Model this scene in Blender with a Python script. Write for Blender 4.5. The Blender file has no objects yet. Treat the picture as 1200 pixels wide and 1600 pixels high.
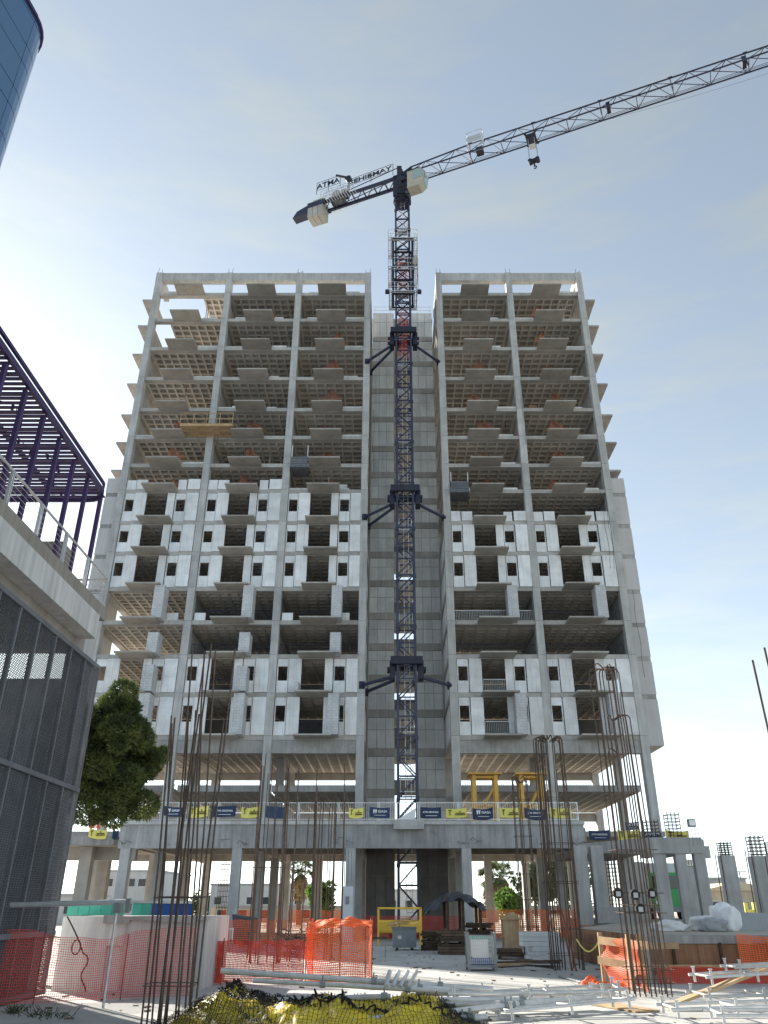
import bpy, math, random
from mathutils import Vector, Matrix
random.seed(7)
R = math.radians
scene = bpy.context.scene
col = scene.collection

# ------------------------------------------------------------------ camera
EYE = 1.7
PITCH = R(26.8)
FPX = 1225.0
CX, CY = 610.0, 800.0
cam_d = bpy.data.cameras.new('camera')
cam = bpy.data.objects.new('camera', cam_d)
col.objects.link(cam)
cam.location = (0, 0, EYE)
cam.rotation_euler = (R(90) + PITCH, 0, 0)
cam_d.sensor_fit = 'VERTICAL'
cam_d.sensor_height = 36.0
cam_d.lens = 36.0 * FPX / 1600.0
cam_d.shift_x = -10.0 / 1600.0
cam_d.clip_start = 0.1
cam_d.clip_end = 3000
scene.camera = cam

# ------------------------------------------------------------------ sky, sun, exposure
SUN_AZ, SUN_EL = -39.0, 25.0
world = bpy.data.worlds.new('World')
scene.world = world
world.use_nodes = True
wn, wl = world.node_tree.nodes, world.node_tree.links
wn.clear()
w_out = wn.new('ShaderNodeOutputWorld')
w_bg = wn.new('ShaderNodeBackground')
w_sky = wn.new('ShaderNodeTexSky')
w_sky.sky_type = 'NISHITA'
w_sky.sun_disc = False
w_sky.sun_elevation = R(SUN_EL)
w_sky.sun_rotation = R(SUN_AZ)
w_sky.altitude = 1600
w_sky.air_density = 0.85
w_sky.dust_density = 0.9
w_sky.ozone_density = 1.0
w_bg.inputs['Strength'].default_value = 0.1
# thin cirrus veil
w_tc = wn.new('ShaderNodeTexCoord')
w_map = wn.new('ShaderNodeMapping'); w_map.inputs['Scale'].default_value = (1.3, 1.6, 7.0); w_map.inputs['Rotation'].default_value = (0.15, 0.1, 0.5)
w_ns = wn.new('ShaderNodeTexNoise'); w_ns.inputs['Scale'].default_value = 2.2; w_ns.inputs['Detail'].default_value = 7; w_ns.inputs['Roughness'].default_value = 0.62
w_rp = wn.new('ShaderNodeValToRGB')
w_rp.color_ramp.elements[0].position = 0.46; w_rp.color_ramp.elements[0].color = (0.44, 0.44, 0.44, 1)
w_rp.color_ramp.elements[1].position = 0.80; w_rp.color_ramp.elements[1].color = (0.95, 0.95, 0.95, 1)
w_mx = wn.new('ShaderNodeMixRGB'); w_mx.blend_type = 'MIX'
w_bw = wn.new('ShaderNodeRGBToBW')
w_mul = wn.new('ShaderNodeMath'); w_mul.operation = 'MULTIPLY'; w_mul.inputs[1].default_value = 1.25
wl.new(w_tc.outputs['Generated'], w_map.inputs['Vector']); wl.new(w_map.outputs['Vector'], w_ns.inputs['Vector'])
wl.new(w_ns.outputs['Fac'], w_rp.inputs['Fac']); wl.new(w_rp.outputs['Color'], w_mx.inputs['Fac'])
w_gm = wn.new('ShaderNodeGamma'); w_gm.inputs['Gamma'].default_value = 0.74
w_tint = wn.new('ShaderNodeMixRGB'); w_tint.blend_type = 'MULTIPLY'; w_tint.inputs['Fac'].default_value = 1.0; w_tint.inputs['Color2'].default_value = (0.94, 1.03, 0.98, 1)
wl.new(w_sky.outputs['Color'], w_gm.inputs['Color']); wl.new(w_gm.outputs['Color'], w_mx.inputs['Color1']); wl.new(w_gm.outputs['Color'], w_bw.inputs['Color'])
wl.new(w_bw.outputs['Val'], w_mul.inputs[0]); wl.new(w_mul.outputs['Value'], w_tint.inputs['Color1']); wl.new(w_tint.outputs['Color'], w_mx.inputs['Color2'])
wl.new(w_mx.outputs['Color'], w_bg.inputs['Color']); wl.new(w_bg.outputs['Background'], w_out.inputs['Surface'])

sun_d = bpy.data.lights.new('sun', 'SUN')
sun_d.energy = 3.0
sun_d.angle = R(0.5)
sun_d.color = (1.0, 0.93, 0.82)
sun = bpy.data.objects.new('sun', sun_d)
col.objects.link(sun)
sv = Vector((math.sin(R(SUN_AZ)) * math.cos(R(SUN_EL)), math.cos(R(SUN_AZ)) * math.cos(R(SUN_EL)), math.sin(R(SUN_EL))))
sun.rotation_euler = (-sv).to_track_quat('-Z', 'Y').to_euler()
sun.location = sv * 200

vs = scene.view_settings
vs.view_transform = 'Standard'
vs.look = 'None'
vs.gamma = 1.0
vs.use_curve_mapping = False
vs.exposure = 2.0

# ------------------------------------------------------------------ projection helpers (pixel + real distance -> point)
CP, SP = math.cos(PITCH), math.sin(PITCH)
def ray(px, py):
    x, y = (px - CX) / FPX, (CY - py) / FPX
    return Vector((x, CP - y * SP, SP + y * CP))
def P(px, py, Y):
    r = ray(px, py); t = Y / r.y
    return Vector((r.x * t, Y, EYE + r.z * t))
def PX(px, py, X):
    r = ray(px, py); t = X / r.x
    return Vector((X, r.y * t, EYE + r.z * t))
def G(px, py, z=0.0):
    r = ray(px, py); t = (z - EYE) / r.z
    return Vector((r.x * t, r.y * t, z))

# ------------------------------------------------------------------ materials
MATS = {}
def nmat(name):
    m = bpy.data.materials.new(name); m.use_nodes = True
    nt = m.node_tree; nt.nodes.clear()
    o = nt.nodes.new('ShaderNodeOutputMaterial'); b = nt.nodes.new('ShaderNodeBsdfPrincipled')
    nt.links.new(b.outputs[0], o.inputs[0])
    MATS[name] = m
    return m, nt, b
def grain(name, c1, c2, scale=1.0, rough=0.85, metal=0.0, rand=0.12, streak=0.0, bump=0.15, fine=18.0, spec=0.3, stain=None, stain_at=0.62):
    """procedural surface: two-tone noise, vertical streaks, per-object tint, fine bump"""
    m, nt, b = nmat(name)
    N, L = nt.nodes.new, nt.links.new
    g = N('ShaderNodeNewGeometry')
    n1 = N('ShaderNodeTexNoise'); n1.inputs['Scale'].default_value = scale; n1.inputs['Detail'].default_value = 6; n1.inputs['Roughness'].default_value = 0.65
    L(g.outputs['Position'], n1.inputs['Vector'])
    rp = N('ShaderNodeValToRGB'); rp.color_ramp.elements[0].position = 0.32; rp.color_ramp.elements[1].position = 0.68
    rp.color_ramp.elements[0].color = (*c1, 1); rp.color_ramp.elements[1].color = (*c2, 1)
    L(n1.outputs['Fac'], rp.inputs['Fac'])
    colr = rp.outputs['Color']
    if streak > 0:
        mp = N('ShaderNodeMapping'); mp.inputs['Scale'].default_value = (3.0, 3.0, 0.18)
        n2 = N('ShaderNodeTexNoise'); n2.inputs['Scale'].default_value = 1.3; n2.inputs['Detail'].default_value = 5; n2.inputs['Roughness'].default_value = 0.7
        L(g.outputs['Position'], mp.inputs['Vector']); L(mp.outputs['Vector'], n2.inputs['Vector'])
        r2 = N('ShaderNodeMapRange'); r2.inputs['From Min'].default_value = 0.35; r2.inputs['From Max'].default_value = 0.7
        r2.inputs['To Min'].default_value = 1.0 - streak; r2.inputs['To Max'].default_value = 1.0 + streak * 0.4
        L(n2.outputs['Fac'], r2.inputs['Value'])
        mm = N('ShaderNodeMixRGB'); mm.blend_type = 'MULTIPLY'; mm.inputs['Fac'].default_value = 1
        L(colr, mm.inputs['Color1']); L(r2.outputs['Result'], mm.inputs['Color2']); colr = mm.outputs['Color']
    if stain:
        n4 = N('ShaderNodeTexNoise'); n4.inputs['Scale'].default_value = scale * 2.3; n4.inputs['Detail'].default_value = 8; n4.inputs['Roughness'].default_value = 0.7
        L(g.outputs['Position'], n4.inputs['Vector'])
        r4 = N('ShaderNodeMapRange'); r4.inputs['From Min'].default_value = stain_at; r4.inputs['From Max'].default_value = stain_at + 0.12
        L(n4.outputs['Fac'], r4.inputs['Value'])
        m4 = N('ShaderNodeMixRGB'); m4.inputs['Color2'].default_value = (*stain, 1)
        L(r4.outputs['Result'], m4.inputs['Fac']); L(colr, m4.inputs['Color1']); colr = m4.outputs['Color']
    if rand > 0:
        oi = N('ShaderNodeObjectInfo'); r3 = N('ShaderNodeMapRange')
        r3.inputs['To Min'].default_value = 1 - rand; r3.inputs['To Max'].default_value = 1 + rand
        L(oi.outputs['Random'], r3.inputs['Value'])
        m3 = N('ShaderNodeMixRGB'); m3.blend_type = 'MULTIPLY'; m3.inputs['Fac'].default_value = 1
        L(colr, m3.inputs['Color1']); L(r3.outputs['Result'], m3.inputs['Color2']); colr = m3.outputs['Color']
    L(colr, b.inputs['Base Color'])
    b.inputs['Roughness'].default_value = rough
    b.inputs['Metallic'].default_value = metal
    b.inputs['Specular IOR Level'].default_value = spec
    if bump > 0:
        nb = N('ShaderNodeTexNoise'); nb.inputs['Scale'].default_value = fine; nb.inputs['Detail'].default_value = 4
        L(g.outputs['Position'], nb.inputs['Vector'])
        bp = N('ShaderNodeBump'); bp.inputs['Strength'].default_value = bump; bp.inputs['Distance'].default_value = 0.02
        L(nb.outputs['Fac'], bp.inputs['Height']); L(bp.outputs['Normal'], b.inputs['Normal'])
    return m
def blockmat(name, c1, c2, mortar, bw=0.4, bh=0.2, axis='XZ', offs=0.5, ms=0.012, rough=0.9, rand=0.06):
    m, nt, b = nmat(name)
    N, L = nt.nodes.new, nt.links.new
    g = N('ShaderNodeNewGeometry'); sx = N('ShaderNodeSeparateXYZ'); cx = N('ShaderNodeCombineXYZ')
    L(g.outputs['Position'], sx.inputs[0])
    ad = N('ShaderNodeMath'); ad.operation = 'ADD'
    L(sx.outputs['X'], ad.inputs[0]); L(sx.outputs['Y'], ad.inputs[1])
    L(ad.outputs[0], cx.inputs['X']); L(sx.outputs['Z'], cx.inputs['Y'])
    br = N('ShaderNodeTexBrick'); br.inputs['Scale'].default_value = 1.0
    br.inputs['Brick Width'].default_value = bw; br.inputs['Row Height'].default_value = bh; br.inputs['Mortar Size'].default_value = ms
    br.offset = offs
    br.inputs['Color1'].default_value = (*c1, 1); br.inputs['Color2'].default_value = (*c2, 1); br.inputs['Mortar'].default_value = (*mortar, 1)
    L(cx.outputs[0], br.inputs['Vector'])
    ns = N('ShaderNodeTexNoise'); ns.inputs['Scale'].default_value = 1.1; ns.inputs['Detail'].default_value = 6
    L(g.outputs['Position'], ns.inputs['Vector'])
    mr = N('ShaderNodeMapRange'); mr.inputs['From Min'].default_value = 0.3; mr.inputs['From Max'].default_value = 0.7; mr.inputs['To Min'].default_value = 0.82; mr.inputs['To Max'].default_value = 1.06
    L(ns.outputs['Fac'], mr.inputs['Value'])
    oi = N('ShaderNodeObjectInfo'); r3 = N('ShaderNodeMapRange'); r3.inputs['To Min'].default_value = 1 - rand; r3.inputs['To Max'].default_value = 1 + rand
    L(oi.outputs['Random'], r3.inputs['Value'])
    mp = N('ShaderNodeMapping'); mp.inputs['Scale'].default_value = (5.0, 5.0, 0.25); ns2 = N('ShaderNodeTexNoise'); ns2.inputs['Scale'].default_value = 1.2; ns2.inputs['Detail'].default_value = 6; ns2.inputs['Roughness'].default_value = 0.7
    L(g.outputs['Position'], mp.inputs['Vector']); L(mp.outputs['Vector'], ns2.inputs['Vector'])
    mr2 = N('ShaderNodeMapRange'); mr2.inputs['From Min'].default_value = 0.52; mr2.inputs['From Max'].default_value = 0.78; mr2.inputs['To Min'].default_value = 1.0; mr2.inputs['To Max'].default_value = 0.68
    L(ns2.outputs['Fac'], mr2.inputs['Value'])
    mu0 = N('ShaderNodeMath'); mu0.operation = 'MULTIPLY'; L(mr.outputs[0], mu0.inputs[0]); L(mr2.outputs[0], mu0.inputs[1])
    mu = N('ShaderNodeMath'); mu.operation = 'MULTIPLY'; L(mu0.outputs[0], mu.inputs[0]); L(r3.outputs[0], mu.inputs[1])
    mm = N('ShaderNodeMixRGB'); mm.blend_type = 'MULTIPLY'; mm.inputs['Fac'].default_value = 1
    L(br.outputs['Color'], mm.inputs['Color1']); L(mu.outputs[0], mm.inputs['Color2']); L(mm.outputs[0], b.inputs['Base Color'])
    bp = N('ShaderNodeBump'); bp.inputs['Strength'].default_value = 0.4; bp.inputs['Distance'].default_value = 0.01; bp.invert = True
    L(br.outputs['Fac'], bp.inputs['Height']); L(bp.outputs['Normal'], b.inputs['Normal'])
    b.inputs['Roughness'].default_value = rough
    return m
grain('concrete', (0.30, 0.29, 0.28), (0.45, 0.44, 0.425), 0.9, streak=0.22, stain=(0.24, 0.225, 0.21))
grain('concrete_column', (0.40, 0.395, 0.385), (0.55, 0.545, 0.53), 0.7, streak=0.2, rand=0.08)
grain('concrete_slab', (0.34, 0.325, 0.30), (0.48, 0.46, 0.43), 0.8, streak=0.12)
grain('waffle', (0.50, 0.46, 0.41), (0.64, 0.595, 0.535), 0.6, rand=0.1)
grain('balcony', (0.30, 0.285, 0.26), (0.42, 0.40, 0.365), 1.0, rand=0.14)
grain('shaft', (0.47, 0.47, 0.465), (0.63, 0.63, 0.62), 0.5, streak=0.14, rand=0.09, stain=(0.34, 0.325, 0.305), stain_at=0.66)
grain('shaft_band', (0.29, 0.275, 0.25), (0.39, 0.37, 0.34), 0.8, streak=0.2)
grain('podium', (0.30, 0.295, 0.29), (0.46, 0.455, 0.445), 0.55, streak=0.3, stain=(0.20, 0.195, 0.185))
blockmat('white_panel', (0.80, 0.80, 0.80), (0.76, 0.765, 0.77), (0.66, 0.66, 0.66), 0.61, 0.61, offs=0.0, ms=0.008, rand=0.1)
blockmat('grey_block', (0.52, 0.53, 0.54), (0.58, 0.585, 0.59), (0.40, 0.40, 0.40), 0.4, 0.2)
grain('stucco', (0.50, 0.485, 0.48), (0.58, 0.565, 0.555), 0.5, streak=0.1, rand=0.06)
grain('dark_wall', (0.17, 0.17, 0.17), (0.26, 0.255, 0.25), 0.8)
grain('ground', (0.33, 0.29, 0.24), (0.46, 0.41, 0.35), 0.12, rand=0, bump=0.4, fine=6)
grain('yard', (0.36, 0.355, 0.34), (0.58, 0.575, 0.555), 0.3, rand=0, stain=(0.27, 0.255, 0.235), stain_at=0.56, bump=0.25, fine=9, streak=0)
grain('crane_blue', (0.014, 0.017, 0.045), (0.027, 0.034, 0.08), 2.0, rough=0.45, rand=0.1, spec=0.5, bump=0)
grain('crane_dark', (0.014, 0.016, 0.03), (0.03, 0.034, 0.055), 2.0, rough=0.5, bump=0)
grain('galvanised', (0.52, 0.53, 0.54), (0.66, 0.67, 0.68), 5.0, rough=0.4, metal=0.55, bump=0.05)
grain('white_steel', (0.42, 0.43, 0.43), (0.58, 0.59, 0.59), 6.0, rough=0.4, metal=0.15, rand=0.2, bump=0.05, stain=(0.38, 0.34, 0.29), stain_at=0.63)
grain('counterweight', (0.36, 0.35, 0.32), (0.45, 0.43, 0.39), 1.5)
grain('cab', (0.45, 0.42, 0.34), (0.54, 0.51, 0.43), 2.0, rough=0.5)
grain('rebar', (0.075, 0.055, 0.045), (0.15, 0.115, 0.095), 6.0, rough=0.8, rand=0.2, spec=0.2)
grain('rust', (0.17, 0.075, 0.04), (0.27, 0.13, 0.075), 5.0, rough=0.9)
grain('dusty_net', (0.46, 0.16, 0.10), (0.56, 0.22, 0.15), 3.0, rough=0.7, rand=0.1, bump=0)
grain('orange_net', (0.78, 0.12, 0.03), (0.88, 0.19, 0.05), 3.0, rough=0.6, rand=0.05, bump=0)
grain('red_net', (0.62, 0.05, 0.035), (0.72, 0.09, 0.05), 3.0, rough=0.6, rand=0.05, bump=0)
grain('purple_steel', (0.04, 0.022, 0.085), (0.06, 0.036, 0.12), 3.0, rough=0.5, bump=0)
grain('mesh_metal', (0.12, 0.128, 0.142), (0.17, 0.178, 0.195), 2.0, rough=0.75, metal=0.0, bump=0, spec=0.15)
grain('plaster', (0.52, 0.52, 0.51), (0.64, 0.635, 0.62), 0.8, streak=0.25, stain=(0.40, 0.385, 0.36))
grain('upstand', (0.24, 0.22, 0.20), (0.32, 0.295, 0.27), 1.2, streak=0.2)
grain('plywood', (0.22, 0.115, 0.065), (0.34, 0.19, 0.115), 1.1, streak=0.3, rand=0.15)
grain('lumber', (0.42, 0.29, 0.165), (0.56, 0.41, 0.25), 3.0, streak=0.2, rand=0.15)
grain('dark_lumber', (0.07, 0.05, 0.036), (0.14, 0.10, 0.07), 3.0, streak=0.2, rand=0.3)
grain('yellow_paint', (0.72, 0.44, 0.05), (0.82, 0.53, 0.08), 3.0, rough=0.5, stain=(0.5, 0.3, 0.08), stain_at=0.66)
grain('shoring_yellow', (0.55, 0.30, 0.055), (0.66, 0.39, 0.09), 3.0, rough=0.55)
grain('yellow_banner', (0.74, 0.66, 0.14), (0.80, 0.72, 0.20), 2.0, rough=0.6, rand=0.06, bump=0)
grain('navy_banner', (0.018, 0.035, 0.085), (0.03, 0.055, 0.12), 2.0, rough=0.5, rand=0.2, bump=0)
grain('white_print', (0.78, 0.79, 0.80), (0.84, 0.84, 0.84), 3.0, bump=0)
grain('dark_print', (0.05, 0.045, 0.02), (0.08, 0.07, 0.03), 3.0, bump=0)
grain('red_print', (0.6, 0.05, 0.05), (0.7, 0.08, 0.07), 3.0, bump=0)
grain('yellow_tarp', (0.74, 0.54, 0.02), (0.86, 0.68, 0.05), 2.5, rough=0.4, rand=0, bump=0.3, fine=7, spec=0.5)
grain('black_net', (0.012, 0.012, 0.012), (0.025, 0.024, 0.022), 4.0, rough=0.6, bump=0)
grain('black_tarp', (0.028, 0.036, 0.05), (0.055, 0.065, 0.085), 2.0, rough=0.42, spec=0.5, bump=0.3, fine=5)
grain('white_bag', (0.70, 0.71, 0.72), (0.80, 0.80, 0.80), 3.0, rough=0.6, bump=0.3)
grain('grey_metal', (0.20, 0.23, 0.24), (0.28, 0.31, 0.32), 3.0, rough=0.5)
grain('green_panel', (0.05, 0.33, 0.25), (0.08, 0.42, 0.32), 2.0, rough=0.5)
grain('blue_panel', (0.02, 0.07, 0.26), (0.035, 0.10, 0.34), 2.0, rough=0.5)
grain('truck_green', (0.05, 0.32, 0.10), (0.08, 0.40, 0.14), 2.0, rough=0.4)
grain('rubber', (0.015, 0.015, 0.015), (0.03, 0.03, 0.03), 3.0)
grain('house_beige', (0.52, 0.45, 0.33), (0.62, 0.54, 0.41), 0.6, streak=0.12)
grain('house_white', (0.58, 0.60, 0.61), (0.68, 0.70, 0.71), 0.6, streak=0.1)
grain('house_grey', (0.34, 0.36, 0.38), (0.44, 0.46, 0.48), 0.6)
grain('dark_window', (0.02, 0.022, 0.026), (0.03, 0.034, 0.04), 2.0, rough=0.15, spec=0.5, bump=0)
grain('trunk', (0.12, 0.085, 0.06), (0.22, 0.165, 0.12), 5.0, bump=0.6)
grain('palm_skirt', (0.28, 0.19, 0.10), (0.40, 0.29, 0.17), 4.0)
def leafmat(name, c1, c2, trans=0.35):
    m, nt, b = nmat(name)
    N, L = nt.nodes.new, nt.links.new
    g = N('ShaderNodeNewGeometry'); ns = N('ShaderNodeTexNoise'); ns.inputs['Scale'].default_value = 2.2; ns.inputs['Detail'].default_value = 4
    L(g.outputs['Position'], ns.inputs['Vector'])
    rp = N('ShaderNodeValToRGB'); rp.color_ramp.elements[0].position = 0.35; rp.color_ramp.elements[1].position = 0.65
    rp.color_ramp.elements[0].color = (*c1, 1); rp.color_ramp.elements[1].color = (*c2, 1)
    L(ns.outputs['Fac'], rp.inputs['Fac']); L(rp.outputs['Color'], b.inputs['Base Color'])
    b.inputs['Roughness'].default_value = 0.6
    tr = N('ShaderNodeBsdfTranslucent'); L(rp.outputs['Color'], tr.inputs['Color'])
    mx = N('ShaderNodeMixShader'); mx.inputs['Fac'].default_value = trans
    o = [n for n in nt.nodes if n.type == 'OUTPUT_MATERIAL'][0]
    L(b.outputs[0], mx.inputs[1]); L(tr.outputs[0], mx.inputs[2]); L(mx.outputs[0], o.inputs[0])
    return m
leafmat('leaf_dark', (0.028, 0.048, 0.016), (0.12, 0.15, 0.04), 0.35)
leafmat('leaf_green', (0.07, 0.14, 0.03), (0.14, 0.24, 0.05), 0.45)
leafmat('leaf_far', (0.05, 0.09, 0.04), (0.10, 0.15, 0.06))
leafmat('leaf_palm', (0.06, 0.09, 0.035), (0.12, 0.15, 0.06))
m, nt, b = nmat('blue_glass')
b.inputs['Base Color'].default_value = (0.09, 0.19, 0.33, 1); b.inputs['Roughness'].default_value = 0.06; b.inputs['Metallic'].default_value = 0.55; b.inputs['Specular IOR Level'].default_value = 0.8
m, nt, b = nmat('cab_glass')
b.inputs['Base Color'].default_value = (0.30, 0.42, 0.42, 1); b.inputs['Roughness'].default_value = 0.08; b.inputs['Specular IOR Level'].default_value = 0.7

# ------------------------------------------------------------------ object helpers
OFF = {}
def tag(o, label=None, cat=None, group=None, kind=None):
    if label: o['label'] = label
    if cat: o['category'] = cat
    if group: o['group'] = group
    if kind: o['kind'] = kind
    return o
def thing(name, loc, label, cat, group=None, rotz=0.0):
    o = bpy.data.objects.new(name, None); o.empty_display_size = 0.3
    col.objects.link(o); o.location = loc; o.rotation_euler = (0, 0, rotz)
    OFF[o.name] = Vector(loc) if rotz == 0 else Vector((0, 0, 0))
    return tag(o, label, cat, group)
class MB:
    def __init__(s): s.v = []; s.f = []
    def add(s, vs_, fs):
        k = len(s.v); s.v += [tuple(p) for p in vs_]; s.f += [tuple(i + k for i in f) for f in fs]; return s
    def box(s, x0, x1, y0, y1, z0, z1):
        return s.add([(x0,y0,z0),(x1,y0,z0),(x1,y1,z0),(x0,y1,z0),(x0,y0,z1),(x1,y0,z1),(x1,y1,z1),(x0,y1,z1)],
                     [(0,3,2,1),(4,5,6,7),(0,1,5,4),(1,2,6,5),(2,3,7,6),(3,0,4,7)])
    def tube(s, p, q, r, n=6, r2=None):
        p, q = Vector(p), Vector(q); d = q - p
        if d.length < 1e-6: return s
        d.normalize(); a = d.orthogonal().normalized(); b_ = d.cross(a); r2 = r if r2 is None else r2
        vs_ = []
        for c, rr in ((p, r), (q, r2)):
            for i in range(n):
                t = 2 * math.pi * (i + 0.5) / n
                vs_.append(c + (a * math.cos(t) + b_ * math.sin(t)) * rr)
        fs = [(i, (i + 1) % n, n + (i + 1) % n, n + i) for i in range(n)] + [tuple(reversed(range(n))), tuple(range(n, 2 * n))]
        return s.add(vs_, fs)
    def bar(s, p, q, w, h=None):
        """rectangular bar, h measured towards world up"""
        p, q = Vector(p), Vector(q); h = w if h is None else h; d = (q - p)
        if d.length < 1e-6: return s
        d.normalize(); up = Vector((0, 0, 1)) if abs(d.z) < 0.95 else Vector((0, 1, 0))
        a = d.cross(up).normalized(); b_ = a.cross(d).normalized()
        vs_ = []
        for c in (p, q):
            for i, j in ((-1, -1), (1, -1), (1, 1), (-1, 1)): vs_.append(c + a * (i * w / 2) + b_ * (j * h / 2))
        return s.add(vs_, [(3,2,1,0),(4,5,6,7),(0,1,5,4),(1,2,6,5),(2,3,7,6),(3,0,4,7)])
    def path(s, pts, r, n=5):
        for a, b_ in zip(pts[:-1], pts[1:]): s.tube(a, b_, r, n)
        return s
    def prism(s, pts, axis, a, b_):
        """polygon extruded along axis 'x','y','z' from a to b_; pts are the two other coordinates"""
        n = len(pts)
        def mk(p, t):
            return {'x': (t, p[0], p[1]), 'y': (p[0], t, p[1]), 'z': (p[0], p[1], t)}[axis]
        return s.add([mk(p, a) for p in pts] + [mk(p, b_) for p in pts],
                     [tuple(range(n)), tuple(reversed(range(n, 2 * n)))] + [(i, n + i, n + (i + 1) % n, (i + 1) % n) for i in range(n)])
    def build(s, name, mat, parent=None, smooth=False, kind=None, label=None):
        o_ = Vector((0, 0, 0))
        if parent is not None: o_ = OFF.get(parent.name, Vector((0, 0, 0)))
        me = bpy.data.meshes.new(name)
        me.from_pydata([(x - o_.x, y - o_.y, z - o_.z) for x, y, z in s.v], [], s.f)
        me.materials.append(MATS[mat]); me.update()
        import bmesh
        bm = bmesh.new(); bm.from_mesh(me); bmesh.ops.recalc_face_normals(bm, faces=bm.faces); bm.to_mesh(me); bm.free()
        if smooth:
            for p in me.polygons: p.use_smooth = True
        ob = bpy.data.objects.new(name, me); col.objects.link(ob)
        if parent is not None: ob.parent = parent; OFF[ob.name] = o_
        return tag(ob, label=label, kind=kind)
CACHE = {}
def inst(key, maker, name, mat, parent, loc, rotz=0.0):
    """an object that shares its mesh with alike pieces; maker(mb) builds it round the origin"""
    k = (key, mat)
    if k not in CACHE:
        mb = MB(); maker(mb)
        me = bpy.data.meshes.new(name); me.from_pydata(mb.v, [], mb.f); me.materials.append(MATS[mat]); me.update()
        import bmesh
        bm = bmesh.new(); bm.from_mesh(me); bmesh.ops.recalc_face_normals(bm, faces=bm.faces); bm.to_mesh(me); bm.free()
        CACHE[k] = me
    ob = bpy.data.objects.new(name, CACHE[k]); col.objects.link(ob)
    o_ = Vector((0, 0, 0))
    if parent is not None:
        ob.parent = parent; o_ = OFF.get(parent.name, Vector((0, 0, 0)))
    ob.location = Vector(loc) - o_
    OFF[ob.name] = Vector(loc)
    ob.rotation_euler = (0, 0, rotz)
    return ob
def piece(name, mat, parent, x0, x1, y0, y1, z0, z1):
    dx, dy, dz = round(x1 - x0, 3), round(y1 - y0, 3), round(z1 - z0, 3)
    return inst(('box', dx, dy, dz), lambda mb: mb.box(-dx/2, dx/2, -dy/2, dy/2, -dz/2, dz/2), name, mat, parent, ((x0+x1)/2, (y0+y1)/2, (z0+z1)/2))
def ribbons(mb, fn, nu, nv, w, su=1, sv=1):
    """net: strands as thin ribbons lying on the surface fn(u,v)"""
    pts = [[Vector(fn(i / nu, j / nv)) for j in range(nv + 1)] for i in range(nu + 1)]
    for i in range(0, nu + 1, su):
        k = len(mb.v)
        for j in range(nv + 1):
            a = pts[max(i - 1, 0)][j]; b_ = pts[min(i + 1, nu)][j]; d = (b_ - a).normalized() * (w / 2)
            mb.v += [tuple(pts[i][j] - d), tuple(pts[i][j] + d)]
        mb.f += [(k + 2*j, k + 2*j + 1, k + 2*j + 3, k + 2*j + 2) for j in range(nv)]
    for j in range(0, nv + 1, sv):
        k = len(mb.v)
        for i in range(nu + 1):
            a = pts[i][max(j - 1, 0)]; b_ = pts[i][min(j + 1, nv)]; d = (b_ - a).normalized() * (w / 2)
            mb.v += [tuple(pts[i][j] - d), tuple(pts[i][j] + d)]
        mb.f += [(k + 2*i, k + 2*i + 1, k + 2*i + 3, k + 2*i + 2) for i in range(nu)]
    return mb
def text_mb(mb, s, size, origin, right, up, depth=0.0, bold=0.0):
    """lettering as mesh, left-bottom at origin, laid along right/up"""
    cu = bpy.data.curves.new('lettering', 'FONT'); cu.body = s; cu.size = size; cu.extrude = depth; cu.offset = bold; cu.resolution_u = 2
    ob = bpy.data.objects.new('lettering', cu); col.objects.link(ob)
    dg = bpy.context.evaluated_depsgraph_get(); me = bpy.data.meshes.new_from_object(ob.evaluated_get(dg))
    r, u = Vector(right).normalized(), Vector(up).normalized(); n = r.cross(u); o = Vector(origin)
    mb.add([o + r * v.co.x + u * v.co.y + n * v.co.z for v in me.vertices], [tuple(p.vertices) for p in me.polygons])
    wdt = max((v.co.x for v in me.vertices), default=0)
    bpy.data.objects.remove(ob); bpy.data.curves.remove(cu); bpy.data.meshes.remove(me)
    return wdt
def noise(x, y, z=0.0):
    from mathutils import noise as nz
    return nz.noise(Vector((x, y, z)))
ORD = ['first', 'second', 'third', 'fourth', 'fifth', 'sixth', 'seventh', 'eighth', 'ninth', 'tenth', 'eleventh', 'twelfth']

# ------------------------------------------------------------------ ground
def sheet(name, x0, x1, y0, y1, z, mat):
    mb = MB(); mb.add([(x0,y0,z),(x1,y0,z),(x1,y1,z),(x0,y1,z)], [(0,1,2,3)])
    return tag(mb.build(name, mat), kind='structure')
sheet('ground', -900, 900, -60, 1500, -0.004, 'ground')
sheet('concrete_yard', -24, 13.6, -20, 50.0, 0.0, 'yard')
# raised ground on the right, behind the formwork wall
mb = MB().prism([(7.05, 23.6), (30, 23.6), (60, 60), (60, 110), (13.5, 110), (13.5, 50.5), (7.05, 34.0)], 'z', -0.3, 1.0)
tag(mb.build('raised_ground', 'ground'), kind='structure')

# ------------------------------------------------------------------ the tower under construction
LV = [11.2, 14.4, 17.4, 20.2, 23.06, 26.2, 29.05, 32.1, 34.7, 37.6, 40.6, 44.1, 47.6, 51.1, 54.4]
FZ = [z + EYE for z in LV]          # underside line of each floor's edge beam
CROWN = 57.35 + EYE
LC = [-23.3, -16.2, -9.15, -2.25]
RC = [4.85, 11.88, 18.95]
YF = 60.0
tower = thing('tower_building', (-2, 68, 0), 'tall unfinished concrete apartment tower with open waffle floors and white wall panels', 'building')
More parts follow.
